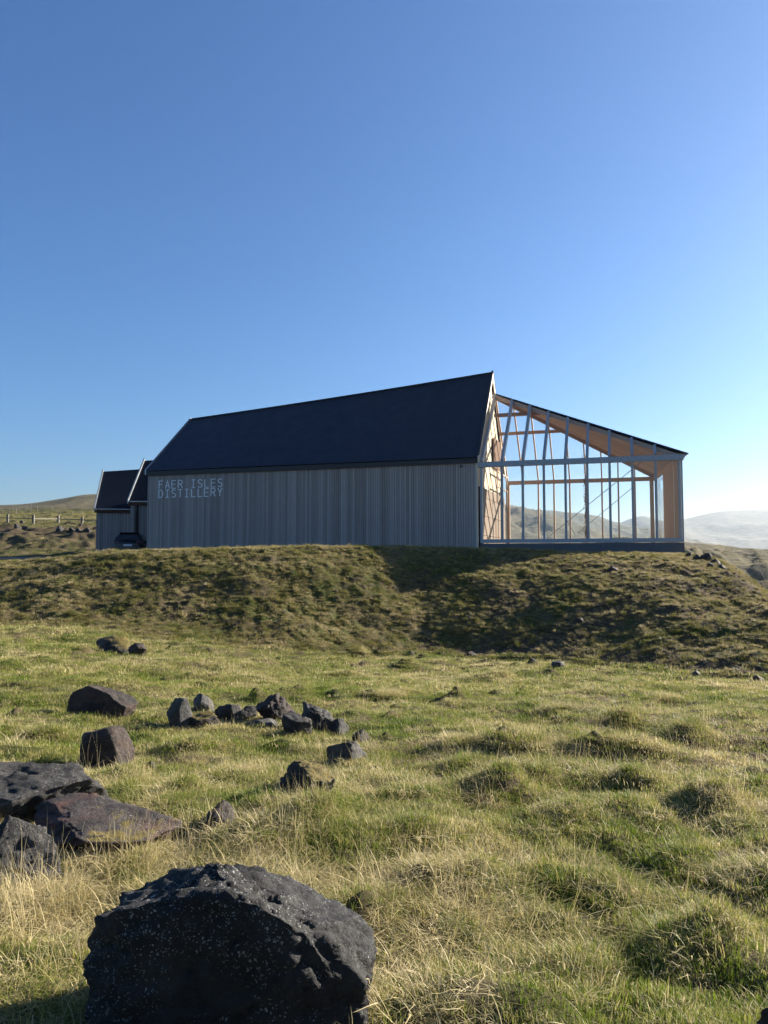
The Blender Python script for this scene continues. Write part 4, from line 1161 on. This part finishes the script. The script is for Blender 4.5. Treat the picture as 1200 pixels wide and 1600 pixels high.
def scatter(name, kinds, pts, rot, scl, idx, label, cat="grass"):
    """one stuff object whose points carry instanced blade clumps"""
    c = bpy.data.collections.new(name + "_clumps")
    for i, k in enumerate(kinds):
        k.name = "%s_clump_%02d" % (name, i); c.objects.link(k)
    me = bpy.data.meshes.new(name)
    me.vertices.add(len(pts)); me.vertices.foreach_set('co', np.asarray(pts, dtype=np.float32).ravel())
    for nm, typ, arr, key in (("rot", 'FLOAT_VECTOR', rot, 'vector'), ("scl", 'FLOAT_VECTOR', scl, 'vector'), ("idx", 'INT', idx, 'value')):
        a = me.attributes.new(nm, typ, 'POINT'); a.data.foreach_set(key, np.asarray(arr).ravel())
    o = bpy.data.objects.new(name, me); COL.objects.link(o)
    ng = bpy.data.node_groups.new(name + "_scatter", 'GeometryNodeTree')
    ng.interface.new_socket("Geometry", in_out='INPUT', socket_type='NodeSocketGeometry')
    ng.interface.new_socket("Geometry", in_out='OUTPUT', socket_type='NodeSocketGeometry')
    N_in = ng.nodes.new('NodeGroupInput'); N_out = ng.nodes.new('NodeGroupOutput')
    ci = ng.nodes.new('GeometryNodeCollectionInfo'); ci.inputs['Collection'].default_value = c
    ci.inputs['Separate Children'].default_value = True; ci.inputs['Reset Children'].default_value = True
    ip = ng.nodes.new('GeometryNodeInstanceOnPoints'); ip.inputs['Pick Instance'].default_value = True
    def attr(nm, typ):
        a = ng.nodes.new('GeometryNodeInputNamedAttribute'); a.data_type = typ; a.inputs[0].default_value = nm
        return a.outputs['Attribute']
    ng.links.new(N_in.outputs[0], ip.inputs['Points']); ng.links.new(ci.outputs[0], ip.inputs['Instance'])
    ng.links.new(attr("idx", 'INT'), ip.inputs['Instance Index'])
    e2r = ng.nodes.new('FunctionNodeEulerToRotation'); ng.links.new(attr("rot", 'FLOAT_VECTOR'), e2r.inputs[0])
    ng.links.new(e2r.outputs[0], ip.inputs['Rotation']); ng.links.new(attr("scl", 'FLOAT_VECTOR'), ip.inputs['Scale'])
    ng.links.new(ip.outputs[0], N_out.inputs[0])
    md = o.modifiers.new("scatter", 'NODES'); md.node_group = ng
    tag(o, label, cat, kind='stuff')
    return o

tg = lambda r: max(0, min(1, r.gauss(.22, .2)))
tm_ = lambda r: (max(0, min(1, r.gauss(.25, .18))) if r.random() < .55 else max(0, min(1, r.gauss(.85, .15))))
ts = lambda r: max(0, min(1, r.gauss(.9, .12)))
G = M['grass']; MG = M['mgrass']
kinds = []
K = {}
def addk(key, objs):
    K[key] = (len(kinds), len(objs)); kinds.extend(objs)
addk('turf', [blade_clump("turf", G, 80, .09, .02, .062, .0055, .9, tg, 300 + i) for i in range(4)])
addk('mixed', [blade_clump("mixed", G, 64, .10, .03, .095, .0052, 1.3, tm_, 310 + i, .4) for i in range(4)])
addk('straw', [blade_clump("straw", G, 46, .13, .10, .27, .0045, 1.6, ts, 320 + i, .85, 5, .5) for i in range(4)])
addk('stalk', [blade_clump("stalk", G, 7, .10, .22, .48, .0034, .35, ts, 330 + i, .08, 4, .15) for i in range(3)])
addk('litter', [blade_clump("litter", G, 9, .20, .12, .34, .0065, .5, lambda r: 1.0, 335 + i, 1.0, 5, .9) for i in range(4)])
addk('mid', [blade_clump("mid", G, 95, .19, .025, .085, .0070, 1.2, tm_, 340 + i, .35) for i in range(4)])
addk('midg', [blade_clump("midg", G, 90, .19, .02, .065, .0075, 1.0, tg, 350 + i, .1) for i in range(4)])
addk('mids', [blade_clump("mids", G, 70, .20, .08, .22, .0058, 1.5, ts, 360 + i, .75, 4, .45) for i in range(3)])
addk('far', [blade_clump("far", G, 120, .32, .03, .11, .013, 1.1, tm_, 370 + i, .2, 2) for i in range(4)])
addk('farg', [blade_clump("farg", G, 110, .32, .02, .06, .013, 1.0, tg, 380 + i, .1, 2) for i in range(3)])

def sect(n, r0, r1, amax=46):
    a = np.radians(rng.uniform(-amax, amax, n)); r = np.sqrt(rng.uniform(r0 * r0, r1 * r1, n))
    return r * np.sin(a), r * np.cos(a)

PX, PY, PI_, PS = [], [], [], []
def put(key, x, y, s):
    k0, kn = K[key]
    PX.append(x); PY.append(y); PI_.append(k0 + rng.integers(0, kn, len(x))); PS.append(s)

def dryness(x, y):
    return np.clip(.5 + .55 * perlin(x * .42, y * .42, 71) + .35 * perlin(x * 1.1, y * 1.1, 72), 0, 1)
def tus(x, y):
    v = np.zeros_like(x)
    for (hx, hy, hr, hh) in HUM:
        d2 = ((x - hx) ** 2 + (y - hy) ** 2) / (hr * hr)
        v = np.maximum(v, np.exp(-d2))
    return v

def layer(key, n, r0, r1, prob, smin, smax, tusk=.25):
    x, y = sect(n, r0, r1)
    _, t = H0(x, y)
    keep = (t < .06) & (rng.random(n) < prob(x, y))
    keep &= y > .3
    x, y = x[keep], y[keep]
    s = rng.uniform(smin, smax, len(x)) * (1 + tusk * tus(x, y))
    put(key, x, y, s)
one = lambda x, y: np.ones_like(x)
dry = lambda x, y: np.clip(dryness(x, y) * 1.5 - .35, .03, 1)
wet = lambda x, y: np.clip(1.25 - dryness(x, y) * 1.2, .1, 1)
layer('turf', 12000, 1.0, 7.5, wet, .7, 1.25, 0)
layer('mixed', 7000, 1.0, 7.5, one, .7, 1.2, .1)
layer('straw', 7000, 1.0, 8.5, dry, .6, 1.15, .2)
layer('litter', 2600, 1.0, 12, lambda x, y: np.clip(dryness(x, y) * 1.2, .1, 1), .7, 1.2, 0)
layer('stalk', 900, 1.5, 12, dry, .7, 1.2, .2)
layer('midg', 12500, 6.5, 16, wet, .7, 1.2, 0)
layer('mid', 9000, 6.5, 17, one, .65, 1.15, .2)
layer('mids', 6000, 7, 20, dry, .55, 1.0, .4)
layer('farg', 11000, 13, 27, wet, .7, 1.2, 0)
layer('far', 9000, 14, 27, one, .6, 1.1, .6)
# dry tangles round the rocks on the left
for (px, py, w, n) in [(170, 1340, 260, 90), (150, 1400, 300, 70), (240, 1260, 140, 35), (200, 1210, 120, 25), (440, 1330, 300, 100), (500, 1260, 160, 60), (420, 1130, 90, 40), (520, 1180, 100, 40), (60, 1420, 200, 50), (300, 1330, 160, 40), (700, 1400, 300, 60)]:
    g = ground_at(px, py); rr = w / FPX * g.y * .5
    x = g.x + rng.normal(0, rr * .55, n); y = g.y + rng.normal(0, rr * .5, n)
    m = y > 1.2
    put('straw', x[m], y[m], rng.uniform(.7, 1.25, n)[m])
    put('stalk', x[m][:n // 5], y[m][:n // 5], rng.uniform(.7, 1.1, len(x[m][:n // 5])))
# longer grass against the foot of the rocks
for (rx, ry, rad) in ROCK_POS:
    if rad > .15 and ry < 14:
        n = int(14 + rad * 60)
        a = rng.uniform(math.pi * .85, math.pi * 2.15, n)
        x = rx + np.cos(a) * rad * rng.uniform(.8, 1.15, n); y = ry + np.sin(a) * rad * .85 * rng.uniform(.8, 1.15, n)
        put('mixed' if ry < 7 else 'mid', x, y, rng.uniform(.8, 1.4, n))
        put('straw' if ry < 7 else 'mids', x[:n // 2], y[:n // 2], rng.uniform(.6, 1.0, n // 2))
# shaggy grass over each tussock
for (hx, hy, hr, hh) in HUM[:len(TUS)]:
    n = int(26 + 60 * hr)
    x = hx + rng.normal(0, hr * .5, n); y = hy + rng.normal(0, hr * .5, n)
    near = hy < 7
    put('mixed' if near else 'mid', x, y, rng.uniform(.7, 1.15, n))
    put('straw' if near else 'mids', x[:n // 2], y[:n // 2], rng.uniform(.6, 1.0, n // 2))
# keep clumps out of the big boulder
X = np.concatenate(PX); Y = np.concatenate(PY); I = np.concatenate(PI_); S = np.concatenate(PS)
ok = np.ones(len(X), dtype=bool)
for (rx, ry, rad) in ROCK_POS:
    if rad > .12: ok &= np.hypot(X - rx, (Y - ry) * 1.15) > rad * .6
X, Y, I, S = X[ok], Y[ok], I[ok], S[ok]
Z = H(X, Y) - .005
n = len(X)
rot = np.stack([rng.normal(0, .12, n), rng.normal(0, .12, n), rng.uniform(0, 2 * math.pi, n)], 1).astype(np.float32)
scl = np.stack([S, S, S * rng.uniform(.8, 1.2, n)], 1).astype(np.float32)
scatter("meadow_grass", kinds, np.stack([X, Y, Z], 1), rot, scl, I.astype(np.int32), "rough green and straw-coloured meadow grass between the rocks")

# rough turf on the embankment, its brow and the roadside bank
kinds = []; K = {}
addk('mt', [blade_clump("mt", MG, 70, .13, .025, .095, .010, .9, tm_, 400 + i, .2, 2) for i in range(4)])
addk('ml', [blade_clump("ml", MG, 60, .18, .06, .17, .008, 1.3, ts, 410 + i, .4, 3) for i in range(3)])
addk('mb', [blade_clump("mb", MG, 90, .5, .06, .22, .03, 1.0, tm_, 420 + i, .2, 2) for i in range(3)])
def clod(i):
    rnd = random.Random(900 + i)
    bm = bmesh.new(); bmesh.ops.create_icosphere(bm, subdivisions=2, radius=.05)
    o3 = Vector((i * 5.1, 2.3, i))
    for v in bm.verts:
        v.co *= 1 + .55 * mnoise.noise(v.co * 22 + o3) + .3 * mnoise.noise(v.co * 50 + o3)
        v.co.z *= .62
    me = bpy.data.meshes.new("clod"); bm.to_mesh(me); bm.free()
    me.materials.append(M['soil']); return bpy.data.objects.new("clod", me)
addk('tuft', [blade_clump("tuft", MG, 80, .085, .07, .17, .012, 1.3, tm_, 430 + i, .2, 3) for i in range(4)])
addk('clod', [clod(i) for i in range(4)])
PX, PY, PI_, PS = [], [], [], []
x, y = sect(26000, 12.5, 34, 36)
_, t = H0(x, y)
keep = (t > .0) & (t < .97) & (rng.random(len(x)) < np.clip(soil_at(x, y) * 1.6 - .35 + .5 * perlin(x * .9, y * .9, 83), .03, 1)) & (build_mask(x, y) < .1) & (road_mask(x, y) < .1)
x, y = x[keep], y[keep]
put('clod', x, y, .3 + 1.1 * rng.random(len(x)) ** 3)
x, y = sect(110000, 12.5, 38, 40)
_, t = H0(x, y)
dens = np.clip(1.15 - soil_at(x, y) * 1.05 + .55 * perlin(x * 1.2, y * 1.5, 81), .05, 1) * sstep(-.02, .05, t)
bmk = build_mask(x, y); rdm = road_mask(x, y)
keep = (t > .02) & (rng.random(len(x)) < dens) & (bmk < .3) & (rdm < .3)
x, y, t = x[keep], y[keep], t[keep]
put('mt', x, y, rng.uniform(.6, 1.15, len(x)))
x, y = sect(26000, 12.5, 38, 40)
_, t = H0(x, y)
dens = np.clip(.26 - .12 * sstep(2, 10, x) + .45 * sstep(.82, .98, t) + .45 * perlin(x * .6, y * .6, 82) + .25 * sstep(.3, 0, t), 0, 1)
keep = (t > .02) & (rng.random(len(x)) < dens) & (build_mask(x, y) < .3) & (road_mask(x, y) < .2)
x, y = x[keep], y[keep]
put('ml', x, y, rng.uniform(.5, 1.0, len(x)))
x, y = sect(17000, 12.5, 34, 38)
_, t = H0(x, y)
keep = (t > .02) & (rng.random(len(x)) < np.clip(.45 + .9 * perlin(x * .8, y * 1.0, 84) - .3 * sstep(.5, .9, soil_at(x, y)), .04, 1)) & (build_mask(x, y) < .2) & (road_mask(x, y) < .2)
x, y = x[keep], y[keep]
put('tuft', x, y, rng.uniform(.6, 1.35, len(x)))
x = rng.uniform(-90, -12, 9000); y = rng.uniform(53, 130, 9000)
keep = (road_mask(x, y) < .1) & (rng.random(9000) < np.clip(1.1 - soil_at(x, y) * 1.1, .05, 1)) & (np.abs(x / y) < .85)
put('mb', x[keep], y[keep], rng.uniform(.6, 1.2, int(keep.sum())))
X = np.concatenate(PX); Y = np.concatenate(PY); I = np.concatenate(PI_); S = np.concatenate(PS)
Z = H(X, Y) - .005
n = len(X)
rot = np.stack([rng.normal(0, .2, n), rng.normal(0, .2, n), rng.uniform(0, 2 * math.pi, n)], 1).astype(np.float32)
scl = np.stack([S, S, S * rng.uniform(.8, 1.2, n)], 1).astype(np.float32)
scatter("embankment_grass", kinds, np.stack([X, Y, Z], 1), rot, scl, I.astype(np.int32), "short patchy turf on the embankment and roadside bank")

# ------------------------------------------------------------------ haze
def haze():
    lo_, hi_ = Vector((-6400, -6400, -32)), Vector((6400, 6400, 320))
    b = [(lo_.x, lo_.y, lo_.z), (hi_.x, lo_.y, lo_.z), (hi_.x, hi_.y, lo_.z), (lo_.x, hi_.y, lo_.z)]
    o = MB().hexa(b, [(x, y, hi_.z) for x, y, _ in b]).build("haze", None)
    m = bpy.data.materials.new("haze_air"); m.use_nodes = True
    nt = m.node_tree; nt.nodes.clear()
    out = nt.nodes.new("ShaderNodeOutputMaterial"); v = nt.nodes.new("ShaderNodeVolumePrincipled")
    v.inputs['Color'].default_value = (0.80, 0.90, 1.0, 1); v.inputs['Density'].default_value = 0.000062
    v.inputs['Anisotropy'].default_value = 0.52
    nt.links.new(v.outputs[0], out.inputs['Volume'])
    o.data.materials.append(m)
    tag(o, "pale thin haze in the air over the valley", "haze", kind='stuff')
haze()
